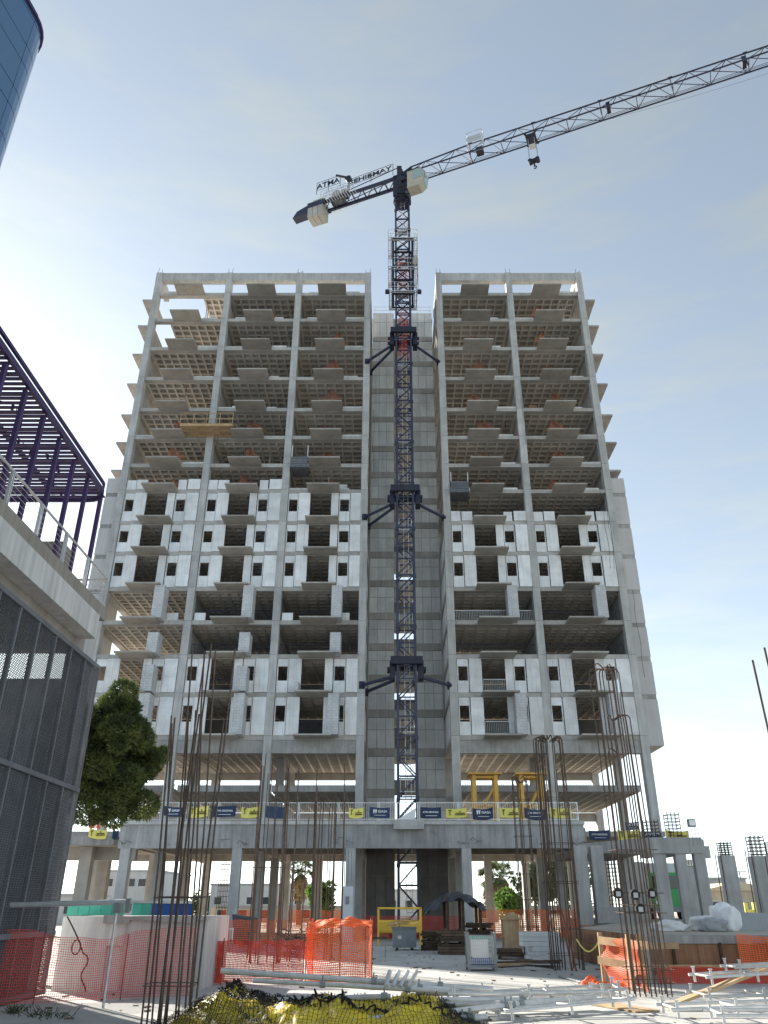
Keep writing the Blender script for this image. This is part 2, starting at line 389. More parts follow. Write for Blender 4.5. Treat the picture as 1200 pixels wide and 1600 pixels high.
# columns: front, middle and rear rows
for X in LC + RC:
    for row, Y in enumerate((60.15, 68.0, 76.0)):
        top = CROWN if row == 0 else FZ[14] + 0.3
        z = -0.2
        for zt in [4.9 + EYE] + [f + 0.3 for f in FZ] + ([CROWN] if row == 0 else []):
            if row > 0 and zt > FZ[8]: 
                pass
            piece('column', 'concrete_column', tower, X - 0.3, X + 0.3, Y - 0.35, Y + 0.35, z, zt - 0.02)
            z = zt
def waffle(mb, w, d, cx, cy):
    """coffered ceiling: ribs 0.34 deep under a thin plate, origin at plate underside, front left corner"""
    mb.box(0, w, 0, d, 0, 0.06)
    rw = 0.17
    for i in range(cx + 1):
        x = i * (w - rw) / cx; mb.box(x, x + rw, 0, d, -0.34, 0.0)
    for j in range(cy + 1):
        y = j * (d - rw) / cy
        for i in range(cx):
            xa = i * (w - rw) / cx + rw; xb = (i + 1) * (w - rw) / cx
            mb.box(xa, xb, y, y + rw, -0.335, 0.0)
blocks = [('L', LC), ('R', RC)]
for bi, (bn, C) in enumerate(blocks):
    xa, xb = C[0] - 0.3, C[-1] + 0.3
    for k, z in enumerate(FZ):
        th = 0.36
        # front and rear edge beams with the slab's skirt between columns
        for a, b_ in zip(C[:-1], C[1:]):
            if k == 0:
                piece('edge_beam', 'concrete', tower, a + 0.3, b_ - 0.3, YF - 0.02, YF + 0.4, z - 0.95, z + 0.0)
            piece('slab_edge', 'concrete_slab', tower, a + 0.3, b_ - 0.3, YF - 0.08, YF + 0.4, z + 0.004, z + th)
            piece('slab_edge', 'concrete_slab', tower, a + 0.3, b_ - 0.3, 76.0, 76.4, z + 0.004, z + th)
            if bn == 'L' and a == C[0] and k == 14:
                x0 = a + 4.6
            elif bn == 'L' and a == C[0] and k == 13:
                x0 = a + 1.7
            else:
                x0 = a + 0.3
            w = round(b_ - 0.3 - x0, 2); n = max(2, int(round(w / 0.86)))
            for (ya, yb, cy) in ((YF + 0.4, 67.9, 9), (67.9, 76.0, 9)):
                if bn == 'L' and k == 14 and a == C[0] and ya > 62: continue
                d = round(yb - ya, 2)
                inst(('waffle', w, d), lambda m_, w=w, d=d, n=n, cy=cy: waffle(m_, w, d, n, cy), 'waffle_ceiling', 'waffle', tower, (x0, ya, z + 0.345))
        # beams between rows, in the column lines
        for X in C:
            for ya, yb in ((60.5, 67.65), (68.35, 75.65)):
                if bn == 'L' and X == C[0] and k >= 13: continue
                piece('cross_beam', 'concrete_slab', tower, X - 0.29, X + 0.29, ya, yb, z - 0.12, z + 0.40)
    # crown frame
    for a, b_ in zip(C[:-1], C[1:]):
        piece('crown_beam', 'concrete_column', tower, a + 0.3, b_ - 0.3, YF - 0.12, YF + 0.5, CROWN - 1.0, CROWN - 0.02)
    for X in (C[0], C[-1]):
        if bn == 'L' and X == C[0]: yb = 63.0
        else: yb = 65.6
        piece('crown_beam', 'concrete_column', tower, X - 0.25, X + 0.25, 60.52, yb, CROWN - 1.0, CROWN - 0.02)
    # shear wall strips beside the recess and the outer corners
    Xin = C[-1] if bn == 'L' else C[0]
    sgn = 1 if bn == 'L' else -1
    for k in range(14):
        z0, z1 = FZ[k] + 0.37, FZ[k + 1] - 0.13
        piece('side_wall', 'white_panel' if k < 6 else 'concrete', tower, Xin - 0.12 + sgn * 0.1, Xin + 0.12 + sgn * 0.1, 60.55, 66.9 if k < 6 else 62.6, z0, z1 if k < 6 else z1)
    for k in range(2, 13):
        Xo2 = C[0] if bn == 'L' else C[-1]
        if bn == 'L' and k in (2, 3): continue
        piece('side_wall', 'concrete', tower, Xo2 - 0.1, Xo2 + 0.1, 60.55, 64.6 if k > 6 else 67.0, FZ[k] + 0.37, FZ[k + 1] - 0.13)
    # balconies on the front
    for k, z in enumerate(FZ):
        for a, b_ in zip(C[:-1], C[1:]):
            c = (a + b_) / 2 - 0.05; hw = 1.38
            y0 = 58.35 + random.uniform(-0.05, 0.05)
            piece('balcony_slab', 'balcony', tower, c - hw, c + hw, y0, YF - 0.09, z + 0.05, z + 0.17)
            if k == 14: continue
    # side balconies on the outer end
    Xo = xa if bn == 'L' else xb
    for k in range(1, 15):
        x0, x1 = (Xo - 1.3, Xo - 0.01) if bn == 'L' else (Xo + 0.01, Xo + 1.3)
        top = 8 if bn == 'R' else 8
        if k >= top or True:
            piece('side_balcony', 'concrete', tower, x0, x1, 60.7, 63.6, FZ[k] + 0.02, FZ[k] + 0.2)
    # plastered side bay below the eighth floor
    for k in range(0, 8):
        x0, x1 = (Xo - 1.36, Xo - 0.02) if bn == 'L' else (Xo + 0.02, Xo + 1.36)
        ztop = FZ[k + 1] if k < 7 else FZ[8] - 0.75
        piece('side_bay_wall', 'stucco', tower, x0, x1, 60.55, 64.4, FZ[k] + 0.36 if k else FZ[0] - 0.3, ztop - 0.02)
        if k: piece('side_bay_band', 'concrete', tower, x0 + 0.03, x1 - 0.03, 60.6, 64.35, FZ[k] - 0.02, FZ[k] + 0.36)
random.seed(77)
for bn, C in blocks:
    for k in range(7, 15):
        for j, a in enumerate(C[:-1]):
            if (bn, k) == ('R', 7) and False: continue
            z = FZ[k] + 0.362; b_ = C[j + 1]; c = (a + b_) / 2 - 0.05
            if random.random() < 0.75: piece('kerb', 'plaster', tower, c + 1.4, b_ - 0.32 - random.choice((0, 0, 0.5, 1.0)), YF - 0.06, YF + 0.1, z, z + random.uniform(0.12, 0.22))
            if random.random() < 0.4: piece('kerb', 'plaster', tower, a + 0.32 + random.choice((0, 0, 0.7)), c - 1.4, YF - 0.06, YF + 0.1, z, z + random.uniform(0.1, 0.2))
            if k == 14: continue
            H_ = FZ[k + 1] + 0.0 - z
            for _ in range(random.choice((0, 0, 1, 2, 3))):
                x = random.uniform(a + 0.6, b_ - 0.6); y = random.uniform(60.8, 63.0)
                inst(('prop', round(H_, 2)), lambda m_, H_=H_: m_.tube((0, 0, 0), (0, 0, H_), 0.035, 6), 'steel_prop', random.choice(('galvanised', 'rust', 'grey_metal')), tower, (x, y, z))
            if random.random() < 0.3:
                x = random.uniform(a + 0.6, b_ - 1.6); piece('stored_blocks', random.choice(('white_panel', 'lumber', 'plywood', 'grey_block')), tower, x, x + random.uniform(0.5, 1.0), YF + 0.15, YF + 0.7, z, z + random.uniform(0.3, 0.9))
# hanging cables and downpipes on the facade
mb = MB()
for _ in range(9):
    C = random.choice((LC, RC)); X = random.choice(C[1:]) + random.uniform(-0.8, 0.8); k0 = random.randint(3, 12); pv = None
    for q in range(14):
        p = Vector((X + 0.06*math.sin(q*0.9 + X), 59.72 - 0.05*abs(math.sin(q)), FZ[k0] - q*0.55))
        if pv is not None: mb.tube(pv, p, 0.014, 4)
        pv = p
o = mb.build('hanging_cable', 'rubber', tower); o['kind'] = 'stuff'
# infill: window units and white wall panels
def infill(a, k, C, partial=0.0):
    x0 = a + 0.32
    zb = FZ[k] + 0.365; zt = FZ[k + 1] - 0.005
    H = zt - zb
    def wp(xa, xb, y0, z0, z1, nm='wall_panel'):
        piece(nm, 'white_panel', tower, x0 + xa, x0 + xb, y0, y0 + 0.14, z0, z1)
    if partial:
        h = partial
        for xa, xb in ((0.02, 0.82), (0.9, 1.82), (4.5, 5.22), (5.36, 6.42)):
            dz = random.uniform(-0.06, 0.05)
            wp(xa, xb, 59.93 if xa in (0.02, 4.5) else 59.84, zb, zb + h + dz)
        return
    for xa, xb in ((0.95, 1.92), (3.74, 4.36), (5.40, 6.42)):
        wp(xa, xb, 59.82, zb + 0.003, zt - 0.0 - random.uniform(0, 0.03))
    for xa, xb in ((0.03, 0.90), (4.42, 5.34)):
        wp(xa, xb, 59.96, zb + 0.003, zb + 0.35 * H, 'window_sill_panel')
        wp(xa, xb, 59.96, zt - 0.22 * H, zt, 'window_lintel')
        for xs in (xa, xb - 0.07): wp(xs, xs + 0.07, 59.965, zb + 0.352 * H, zt - 0.222 * H, 'window_jamb')
for k in (0, 1, 4, 5, 6):
    for a in LC[:-1]: infill(a, k, LC)
for a in LC[:2]: infill(a, 7, LC, 0.95)
for k in (0, 1, 4, 5):
    for a in RC[:-1]: infill(a, k, RC)
for a in RC[:-1]: infill(a, 6, RC, 0.9)
# block wing walls on the balconies
def wing(a, z0, z1, mat='grey_block', sx=4.15, w=0.82):
    x0 = a + 0.32
    piece('wing_wall', mat, tower, x0 + sx, x0 + sx + w, 58.62, YF - 0.1, z0, z1)
for a in LC[:-1] + RC[:-1]: wing(a, FZ[3] + 0.175, FZ[4] + 0.015)
for a in LC[:-1]: wing(a, FZ[2] + 0.175, FZ[2] + 1.75)
wing(LC[1], FZ[1] + 0.175, FZ[1] + 2.1); wing(LC[0], FZ[1] + 0.175, FZ[1] + 2.2); wing(LC[2], FZ[1] + 0.175, FZ[1] + 0.9, sx=1.6, w=0.3)
for a in (LC[1], LC[2], RC[0], RC[1]): wing(a, FZ[0] + 0.175, FZ[1] + 0.015)
wing(LC[0], FZ[0] + 0.175, FZ[1] + 0.015)
# low white blocks in the open third floor
for a in LC[1:3]:
    piece('block_stack', 'white_panel', tower, a + 0.42, a + 1.3, 60.1, 60.3, FZ[3] + 0.365, FZ[3] + 1.05)
piece('block_stack', 'white_panel', tower, LC[0] + 5.3, LC[0] + 6.2, 60.1, 60.3, FZ[3] + 0.365, FZ[3] + 1.05)
piece('block_stack', 'white_panel', tower, LC[2] + 5.0, LC[2] + 5.85, 60.1, 60.3, FZ[3] + 0.365, FZ[3] + 1.05)
# balustrades in the open storeys
def balustrade(mb, w):
    mb.box(-w/2, w/2, -0.02, 0.02, 0.98, 1.02); mb.box(-w/2, w/2, -0.02, 0.02, 0.08, 0.11)
    n = int(w / 0.13)
    for i in range(n + 1):
        x = -w/2 + i * (w / n); mb.box(x - 0.009, x + 0.009, -0.009, 0.009, 0.1, 0.99)
for a in RC[:-1] + LC[1:3]:
    inst('rail6', lambda m_: balustrade(m_, 6.3), 'balustrade', 'crane_dark' if a != RC[0] else 'galvanised', tower, (a + 3.52, 60.45, FZ[3] + 0.37))
    inst('rail6', lambda m_: balustrade(m_, 6.3), 'balustrade', 'crane_dark', tower, (a + 3.52, 60.6, FZ[2] + 0.37))
for a, k in ((RC[0], 0), (LC[2], 0), (LC[1], 1), (RC[1], 1), (RC[0], 1)):
    inst('rail2', lambda m_: balustrade(m_, 1.75), 'balustrade', 'galvanised' if a == RC[0] else 'crane_dark', tower, (a + 3.2, 59.9, FZ[k] + 0.37))
# corridor walls inside the finished storeys
for k in range(0, 7):
    for C in (LC, RC):
        for a, b_ in zip(C[:-1], C[1:]):
            if C is LC and a == LC[0] and k in (2, 3): continue
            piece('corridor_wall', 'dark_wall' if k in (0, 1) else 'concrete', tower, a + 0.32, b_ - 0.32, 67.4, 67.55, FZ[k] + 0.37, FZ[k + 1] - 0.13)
# partitions in the bays (party walls in the column lines)
for k in range(0, 14):
    for C in (LC, RC):
        for X in C[1:-1]:
            if k in (2, 3) or k >= 7:
                piece('party_wall', 'concrete', tower, X - 0.1, X + 0.1, 60.55, 67.3, FZ[k] + 0.37, FZ[k + 1] - 0.14)
# shaft wall in the recess, with its slab bands and shuttering panels
SX = [(-1.9, 0.35), (2.15, 4.5)]
YW = 67.0
wall_lv = [0.0, 4.9 + EYE, 8.0 + EYE] + FZ + [CROWN + 1.0]
for i in range(len(wall_lv) - 1):
    z0, z1 = wall_lv[i], wall_lv[i + 1]
    for (xa, xb) in SX:
        piece('shaft_core', 'shaft_band', tower, xa, xb, YW + 0.06, YW + 0.4, z0, z1 - 0.004)
        if i > 0: piece('shaft_band', 'shaft_band', tower, xa, xb, YW - 0.03, YW + 0.055, z0 - 0.02, z0 + 0.62)
        zb = z0 + (0.645 if i > 0 else 0.02); zt = z1 - 0.045
        n = 3; w = (xb - xa) / n
        zm = zb + (zt - zb) * 0.6
        for j in range(n):
            for (pa, pb) in ((zb, zm - 0.02), (zm + 0.02, zt)):
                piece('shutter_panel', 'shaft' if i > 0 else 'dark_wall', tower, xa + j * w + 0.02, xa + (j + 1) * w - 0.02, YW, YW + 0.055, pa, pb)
for i in range(3, len(wall_lv) - 1):   # floor landings closing the slot
    piece('landing', 'concrete', tower, 0.36, 2.14, YW + 0.1, YW + 4.0, wall_lv[i], wall_lv[i] + 0.62)
# dark stair enclosure behind the slot, open in a few storeys
for i in range(1, len(wall_lv) - 1):
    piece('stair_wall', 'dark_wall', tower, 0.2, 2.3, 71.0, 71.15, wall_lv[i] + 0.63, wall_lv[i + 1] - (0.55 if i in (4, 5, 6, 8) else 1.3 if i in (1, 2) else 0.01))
piece('shaft_roof_slab', 'concrete', tower, -2.0, 4.6, YW + 0.42, 75.6, CROWN + 0.2, CROWN + 0.5)
mb = MB()
for z in (0.45, 0.95): mb.tube((-1.9, YW + 0.15, CROWN + 1.0 + z), (4.5, YW + 0.15, CROWN + 1.0 + z), 0.025)
for x in (-1.7, 0, 1.6, 3.0, 4.3): mb.tube((x, YW + 0.15, CROWN + 1.0), (x, YW + 0.15, CROWN + 2.1), 0.025)
mb.build('roof_guard_rail', 'galvanised', tower)
for k in range(0, 15):   # slab returns at the recess corners
    for (xa, xb) in ((-2.3, -1.93), (4.53, 4.9)):
        piece('corner_slab', 'concrete', tower, xa, xb, 60.9, YW - 0.04, FZ[k] - 0.05, FZ[k] + 0.30)
# open lower storeys: mezzanine slab
for C in (LC, RC):
    for a, b_ in zip(C[:-1], C[1:]):
        piece('slab_edge', 'concrete', tower, a + 0.3, b_ - 0.3, 61.6, 62.0, 7.75 + EYE, 8.2 + EYE)
        w = round(b_ - a - 0.6, 2)
        for ya, yb in ((62.0, 67.9), (67.9, 76.0)):
            d = round(yb - ya, 2)
            inst(('waffle', w, d), lambda m_, w=w, d=d: waffle(m_, w, d, 8, 8), 'waffle_ceiling', 'waffle', tower, (a + 0.3, ya, 8.08 + EYE))
for C in (LC, RC):
    for a, b_ in zip(C[:-1], C[1:]):
        piece('rear_beam', 'concrete_slab', tower, a + 0.3, b_ - 0.3, 75.9, 76.38, FZ[0] - 0.62, FZ[0] - 0.02)
        piece('rear_beam', 'concrete_slab', tower, a + 0.3, b_ - 0.3, 76.02, 76.38, 7.0 + EYE, 7.72 + EYE)
# bent starter bars and scraps on the roof corners
mb = MB()
for X in LC + RC:
    for dx, dy in ((-0.2, -0.2), (0.2, -0.2), (0.2, 0.2)):
        h = random.uniform(0.2, 0.7)
        mb.tube((X + dx, 60.15 + dy, CROWN - 0.03), (X + dx + random.uniform(-.05, .05), 60.15 + dy, CROWN + h), 0.02, 4)
mb.build('starter_bars', 'rebar', tower)

# ------------------------------------------------------------------ podium
podium = thing('podium_frame', (-2, 52, 0), 'grey concrete podium with deep front beam on square columns before the tower', 'building')
YP = 52.0
PZ0, PZ1 = 3.26 + EYE, 4.82 + EYE
XPL, XPR = P(187, 1300, YP).x, P(913, 1300, YP).x
edges = [XPL] + [-9.2, -2.3, 4.8] + [XPR]
for a, b_ in zip(edges[:-1], edges[1:]):
    piece('front_beam', 'podium', podium, a + 0.003, b_ - 0.003, YP, YP + 0.5, PZ0, PZ1 - 0.22)
piece('deck_edge', 'concrete_column', podium, XPL - 0.05, XPR + 0.05, YP - 0.12, YP + 0.52, PZ1 - 0.215, PZ1)
for xa, xb in ((XPL, 0.0), (2.5, XPR)):
    piece('deck_slab', 'concrete_slab', podium, xa, xb, YP + 0.53, 59.3, PZ1 - 0.35, PZ1 - 0.003)
piece('deck_slab', 'concrete_slab', podium, -23.6, 19.3, 59.31, 76.4, PZ1 - 0.35, PZ1 - 0.003)
for X in (-16.2, -9.15, -2.25, 4.85, 11.88):
    for ya, yb in ((YP + 0.53, 59.6), (60.6, 67.5), (68.4, 75.6)):
        piece('deck_beam', 'concrete_slab', podium, X - 0.28, X + 0.28, ya, yb, PZ0 + 0.25, PZ1 - 0.36)
piece('rear_beam', 'concrete_slab', podium, -23.6, 19.3, 76.0, 76.42, PZ0 + 0.45, PZ1 - 0.36)
piece('rear_beam', 'concrete_slab', podium, -23.6, 19.3, 67.8, 68.2, PZ0 + 0.55, PZ1 - 0.36)
for px in (190, 370, 548, 729, 908):
    X = P(px, 1330, YP).x + (0.2 if px < 200 else 0)
    piece('column', 'concrete_column', podium, X - 0.29, X + 0.29, YP + 0.02, YP + 0.55, 0, PZ0 - 0.003)
    mb = MB()   # bent bars and tie wires at the column heads
    for _ in range(4):
        x = X + random.uniform(-0.9, 0.6); z = PZ0 + random.uniform(0.1, 0.5)
        mb.path([(x, YP - 0.02, z), (x + random.uniform(-.2, .2), YP - 0.16, z + 0.15), (x + random.uniform(0.1, .5), YP - 0.12, z + random.uniform(-.1, .2))], 0.012, 4)
    mb.build('bent_bar', 'rebar', podium)
for X in (-20.0, -13.0, -6.0, 8.2, 15.2):
    piece('rear_column', 'concrete_column', podium, X - 0.3, X + 0.3, 72, 72.6, 0, PZ1 - 0.36)
b0 = P(615, 1283, 51.7)
piece('bracket', 'concrete_column', podium, b0.x, P(662, 1283, 51.7).x, 51.35, YP - 0.13, PZ1 - 0.52, PZ1 + 0.02)
# lower wing on the left
wing_l = thing('side_wing', (-20, 56, 0), 'low concrete wing left of the podium with two beige columns', 'building')
zt = P(150, 1306, 55).z
piece('deck_edge', 'podium', wing_l, -24.5, P(185, 1300, 55).x - 0.2, 55, 55.6, zt - 0.55, zt)
piece('deck_slab', 'concrete_slab', wing_l, -24.5, P(185, 1300, 55).x - 0.2, 55.61, 66, zt - 0.5, zt - 0.15)
piece('deck_beam', 'concrete_slab', wing_l, -24.5, -17.3, 58.0, 58.5, zt - 1.3, zt - 0.51)
for px, Y in ((128, 57), (158, 62.5)):
    X = P(px, 1370, Y).x
    piece('column', 'concrete_slab', wing_l, X - 0.4, X + 0.4, Y, Y + 0.7, 0, zt - 0.52)

# ------------------------------------------------------------------ right wing frame
wing_r = thing('column_frame', (14, 46, 1), 'concrete frame of close columns and beams to the right of the podium', 'building')
zt = P(1060, 1309, 43).z
XR = 15.75
cols_r = [(1098, 43.0), (1068, 43.02), (1036, 43.04)]
for px, Y in cols_r:
    X = P(px, 1380, Y).x
    piece('column', 'concrete_column', wing_r, X - 0.27, X + 0.27, Y - 0.2, Y + 0.2, 0.9, zt - 0.75)
a, b_ = P(1096, 1320, 41.0), P(1041, 1320, 46.8)
piece('beam', 'concrete_column', wing_r, P(1018, 1320, 43).x, P(1095, 1320, 43).x, 42.75, 43.3, zt - 0.745, zt); piece('beam', 'concrete_column', wing_r, P(1095, 1330, 43).x + 0.005, P(1107, 1330, 43).x, 42.8, 43.25, zt - 0.95, zt - 0.4)
for px_, Y_ in cols_r[:2]: piece('deep_beam', 'concrete_slab', wing_r, P(px_, 1320, 43).x - 0.2, P(px_, 1320, 43).x + 0.2, 43.31, 50.0, zt - 0.6, zt - 0.05)
mb = MB()
mb = MB().bar((11.2, 50.6, zt - 0.1), (P(1020, 1320, 43.6).x, 43.6, zt - 0.25), 0.5, 0.6); mb.build('beam', 'podium', wing_r)
piece('deck_slab', 'concrete_slab', wing_r, 11.4, 15.2, 50.9, 59.2, zt - 0.3, zt + 0.1)
for px, py, Y, w in ((937, 1390, 46.5, 0.33), (912, 1390, 46.5, 0.3), (985, 1400, 55, 0.33), (1003, 1400, 60, 0.33)):
    X = P(px, py, Y).x
    piece('column', 'concrete_column', wing_r, X - w, X + w, Y - w, Y + w, 0.9, zt - (0.15 if Y < 48 else 0.32))
piece('base_kerb', 'concrete_column', wing_r, P(935, 1440, 46).x, P(1000, 1440, 46).x, 45.6, 46.1, 1.0, 1.75)

# ------------------------------------------------------------------ tower crane
MX, MY = 1.2, 57.4
MW = 0.66
crane = thing('tower_crane', (MX, MY, 0), 'dark blue flat-top tower crane tied to the tower, jib reaching right', 'crane')
SEC = 4.1
JZ = 67.7 + EYE
def mast_section(mb):
    h = SEC; w = MW
    for sx in (-1, 1):
        for sy in (-1, 1): mb.box(sx*w - 0.085, sx*w + 0.085, sy*w - 0.085, sy*w + 0.085, 0, h - 0.02)
    n = 3; dh = h / n
    for i in range(n):
        za, zb = i * dh, (i + 1) * dh
        for s in (-1, 1):
            mb.bar((-w, s*w, za), (w, s*w, za), 0.09); mb.bar((s*w, -w, za), (s*w, w, za), 0.09)
            p, q = ((-w, w) if i % 2 == 0 else (w, -w))
            mb.bar((p, s*w, za), (q, s*w, zb), 0.085); mb.bar((s*w, p, za), (s*w, q, zb), 0.085)
    for sx in (-1, 1):
        for sy in (-1, 1): mb.box(sx*w - 0.13, sx*w + 0.13, sy*w - 0.13, sy*w + 0.13, h - 0.25, h - 0.03)
nsec = 16
for i in range(nsec):
    inst('mastsec', mast_section, 'mast_section', 'crane_blue', crane, (MX, MY, 0.3 + i * SEC))
ztop = 0.3 + nsec * SEC
mb = MB()
for x in (-0.14, 0.24): mb.tube((MX + x, MY - 0.35, 0.5), (MX + x, MY - 0.35, ztop), 0.022, 4)
for i in range(int(ztop / 0.42)): mb.tube((MX - 0.14, MY - 0.35, 0.6 + i*0.42), (MX + 0.24, MY - 0.35, 0.6 + i*0.42), 0.014, 4)
mb.build('ladder', 'galvanised', crane)
for i in range(2, nsec, 1):
    z = 0.3 + i * SEC + random.uniform(0, 0.4)
    sx = -1 if i % 2 else 1
    mb = MB().box(MX - 0.55, MX + 0.55, MY - 0.1, MY + 0.5, z, z + 0.06)
    for zz in (0.5, 1.0): mb.tube((MX - 0.5, MY - 0.12, z + zz), (MX + 0.5, MY - 0.12, z + zz), 0.02, 4)
    for xx in (-0.5, 0.0, 0.5): mb.tube((MX + xx, MY - 0.12, z), (MX + xx, MY - 0.12, z + 1.0), 0.02, 4)
    mb.build('landing', 'galvanised', crane)
piece('base_frame', 'crane_dark', crane, MX - 1.3, MX + 1.3, MY - 1.3, MY + 1.3, 0.0, 0.3)
# red climbing net around part of the ladder
def rednet(z0, z1):
    mb = MB()
    def fn(u, v):
        t = u * 2 * math.pi
        r = 0.45 + 0.05 * math.sin(5 * t + v * 30)
        return (MX + r * math.cos(t), MY + 0.05 + r * math.sin(t), z0 + (z1 - z0) * v)
    ribbons(mb, fn, 24, int((z1 - z0) / 0.14), 0.02)
    mb.build('red_net_sleeve', 'red_net', crane, kind='stuff')
rednet(53.0 + EYE, 56.6 + EYE)
rednet(45.0 + EYE, 50.0 + EYE)
# tie collars with braces to the tower
for cz, lefts in ((P(632, 526, MY).z, 2), (P(632, 771, MY).z, 2), (P(634, 1037, MY).z, 2)):
    mb = MB()
    w = MW + 0.28
    for s in (-1, 1):
        mb.box(MX - w - 0.25, MX + w + 0.25, MY + s*w - 0.13, MY + s*w + 0.13, cz - 0.28, cz + 0.28)
        mb.box(MX + s*w - 0.13, MX + s*w + 0.13, MY - w, MY + w, cz - 0.282, cz + 0.278)
        mb.box(MX + s*(w + 0.12) - 0.2, MX + s*(w + 0.12) + 0.2, MY - 0.5, MY + 0.5, cz - 1.25, cz + 0.1)
        for yy in (-0.35, 0.35): mb.tube((MX + s*(w + 0.2), MY + yy, cz - 0.5), (MX + s*(w + 0.5), MY + yy, cz - 0.5), 0.16, 8)
    mb.build('tie_collar', 'crane_dark', crane)
    for s, tx, ty, dz in ((-1, LC[-1] + 0.05, 59.8, 0.0), (-1, LC[-1] + 0.3, 61.2, -0.2), (1, RC[0] - 0.25, 59.9, 0.0)):
        p = Vector((MX + s * (w + 0.1), MY + (0.0 if dz == 0 else 0.4), cz - 1.0 + dz)); q = Vector((tx, ty, cz - 1.0 + dz))
        mb = MB().tube(p, q, 0.13, 8); mb.tube(q - (q - p).normalized() * 0.25, q, 0.2, 8); mb.build('tie_brace', 'crane_blue', crane)
        mb = MB().box(q.x - 0.22, q.x + 0.22, q.y - 0.02, q.y + 0.1, q.z - 0.3, q.z + 0.3); mb.build('anchor_plate', 'crane_dark', crane)
# climbing cage
c0, c1 = P(630, 470, MY).z, P(630, 384, MY).z
mb = MB(); w = MW + 0.27
for sx in (-1, 1):
    for sy in (-1, 1): mb.box(MX + sx*w - 0.1, MX + sx*w + 0.1, MY + sy*w - 0.1, MY + sy*w + 0.1, c0, c1)
nn = 4; dh = (c1 - c0) / nn
for i in range(nn + 1):
    z = c0 + i * dh
    for s in (-1, 1):
        mb.bar((MX - w, MY + s*w, z), (MX + w, MY + s*w, z), 0.12); mb.bar((MX + s*w, MY - w, z), (MX + s*w, MY + w, z), 0.12)
        if i < nn:
            a = 1 if i % 2 else -1
            mb.bar((MX - a*w, MY + s*w, z), (MX + a*w, MY + s*w, z + dh), 0.07); mb.bar((MX + s*w, MY - a*w, z), (MX + s*w, MY + a*w, z + dh), 0.07)
mb.build('climbing_cage', 'crane_dark', crane)
for z, hw in ((c1 - 0.35, 1.4), (c0 + 0.42 * (c1 - c0), 1.4), (c0 + 0.05, 1.3)):
    mb = MB()
    for s in (-1, 1):
        for q_ in (w + 0.14, hw): mb.bar((MX - hw, MY + s*q_, z), (MX + hw, MY + s*q_, z), 0.07); mb.bar((MX + s*q_, MY - hw, z), (MX + s*q_, MY + hw, z), 0.07)
        for q_ in range(13):
            t_ = -hw + 2*hw*q_/12
            mb.bar((MX + t_, MY + s*(w + 0.14), z), (MX + t_, MY + s*hw, z), 0.03); mb.bar((MX + s*(w + 0.14), MY + t_, z), (MX + s*hw, MY + t_, z), 0.03)
    mb.build('cage_platform', 'galvanised', crane)
    mb = MB()
    for zz in (0.55, 1.1):
        for s in (-1, 1):
            mb.tube((MX - hw, MY + s*hw, z + zz), (MX + hw, MY + s*hw, z + zz), 0.025, 4); mb.tube((MX + s*hw, MY - hw, z + zz), (MX + s*hw, MY + hw, z + zz), 0.025, 4)
    for t in (-1, -0.33, 0.33, 1):
        for s in (-1, 1):
            mb.tube((MX + t*hw, MY + s*hw, z), (MX + t*hw, MY + s*hw, z + 1.1), 0.022, 4); mb.tube((MX + s*hw, MY + t*hw, z), (MX + s*hw, MY + t*hw, z + 1.1), 0.022, 4)
    mb.build('guard_rail', 'galvanised', crane)
mb = MB()   # hanging ladders at both sides of the cage
for s in (-1, 1):
    for x in (1.15, 1.4):
        mb.tube((MX + s*x, MY - 1.5, c0), (MX + s*x, MY - 1.5, c1), 0.03, 4)
    for i in range(10): mb.tube((MX + s*1.15, MY - 1.5, c0 + i*(c1-c0)/10), (MX + s*1.4, MY - 1.5, c0 + i*(c1-c0)/10), 0.018, 4)
mb.build('cage_ladder', 'galvanised', crane)
for s in (-1, 1):   # floodlights under the cage
    mb = MB().box(MX + s*1.5 - 0.18, MX + s*1.5 + 0.18, MY - 1.75, MY - 1.5, c0 - 0.55, c0 - 0.2); mb.tube((MX + s*1.5, MY - 1.6, c0 - 0.2), (MX + s*1.5, MY - 1.5, c0 + 0.1), 0.03)
    mb.build('floodlight', 'crane_dark', crane)
mb = MB().box(MX + 0.95, MX + 1.45, MY - 1.4, MY - 1.0, c0 + 3.3, c0 + 4.1); mb.build('hydraulic_unit', 'counterweight', crane)
# slewing unit, jib, counter-jib: built along the jib direction
_r = ray(1200, 92); JD = Vector((_r.x, _r.y, 0)) * ((JZ - EYE) / _r.z) - Vector((MX, MY, 0)); JD.z = 0; JD.normalize()
JN = Vector((-JD.y, JD.x, 0)); UP = Vector((0, 0, 1))
O = Vector((MX, MY, JZ))
def J(a, n=0.0, h=0.0): return O + JD * a + JN * n + UP * h
zs = ztop
mb = MB().tube((MX, MY, zs - 0.02), (MX, MY, zs + 0.35), 0.78, 20); mb.tube((MX, MY, zs + 0.36), (MX, MY, zs + 0.6), 0.9, 20); mb.build('slewing_ring', 'crane_dark', crane)
mb = MB()
hb = JZ - zs - 0.6
for n in (-0.75, 0.75):
    mb.bar(J(0, n, -hb), J(0, n, 1.1), 0.5); mb.bar(J(-0.9, n, -0.3), J(0.9, n, -0.3), 0.3)
mb.bar(J(0, -0.9, -hb * 0.5), J(0, 0.9, -hb * 0.5), 1.3, hb)
mb.bar(J(0, -0.7, 1.0), J(0, 0.7, 1.0), 0.4); mb.bar(J(0.0, 0, 1.0), J(1.1, 0, 1.58), 0.16); mb.bar(J(0.3, 0, 0.2), J(1.1, 0, 1.5), 0.12); mb.tube(J(-0.1, 0, 1.1), J(-0.1, 0, 1.8), 0.05)
mb.build('slewing_tower', 'crane_dark', crane)
mb = MB()
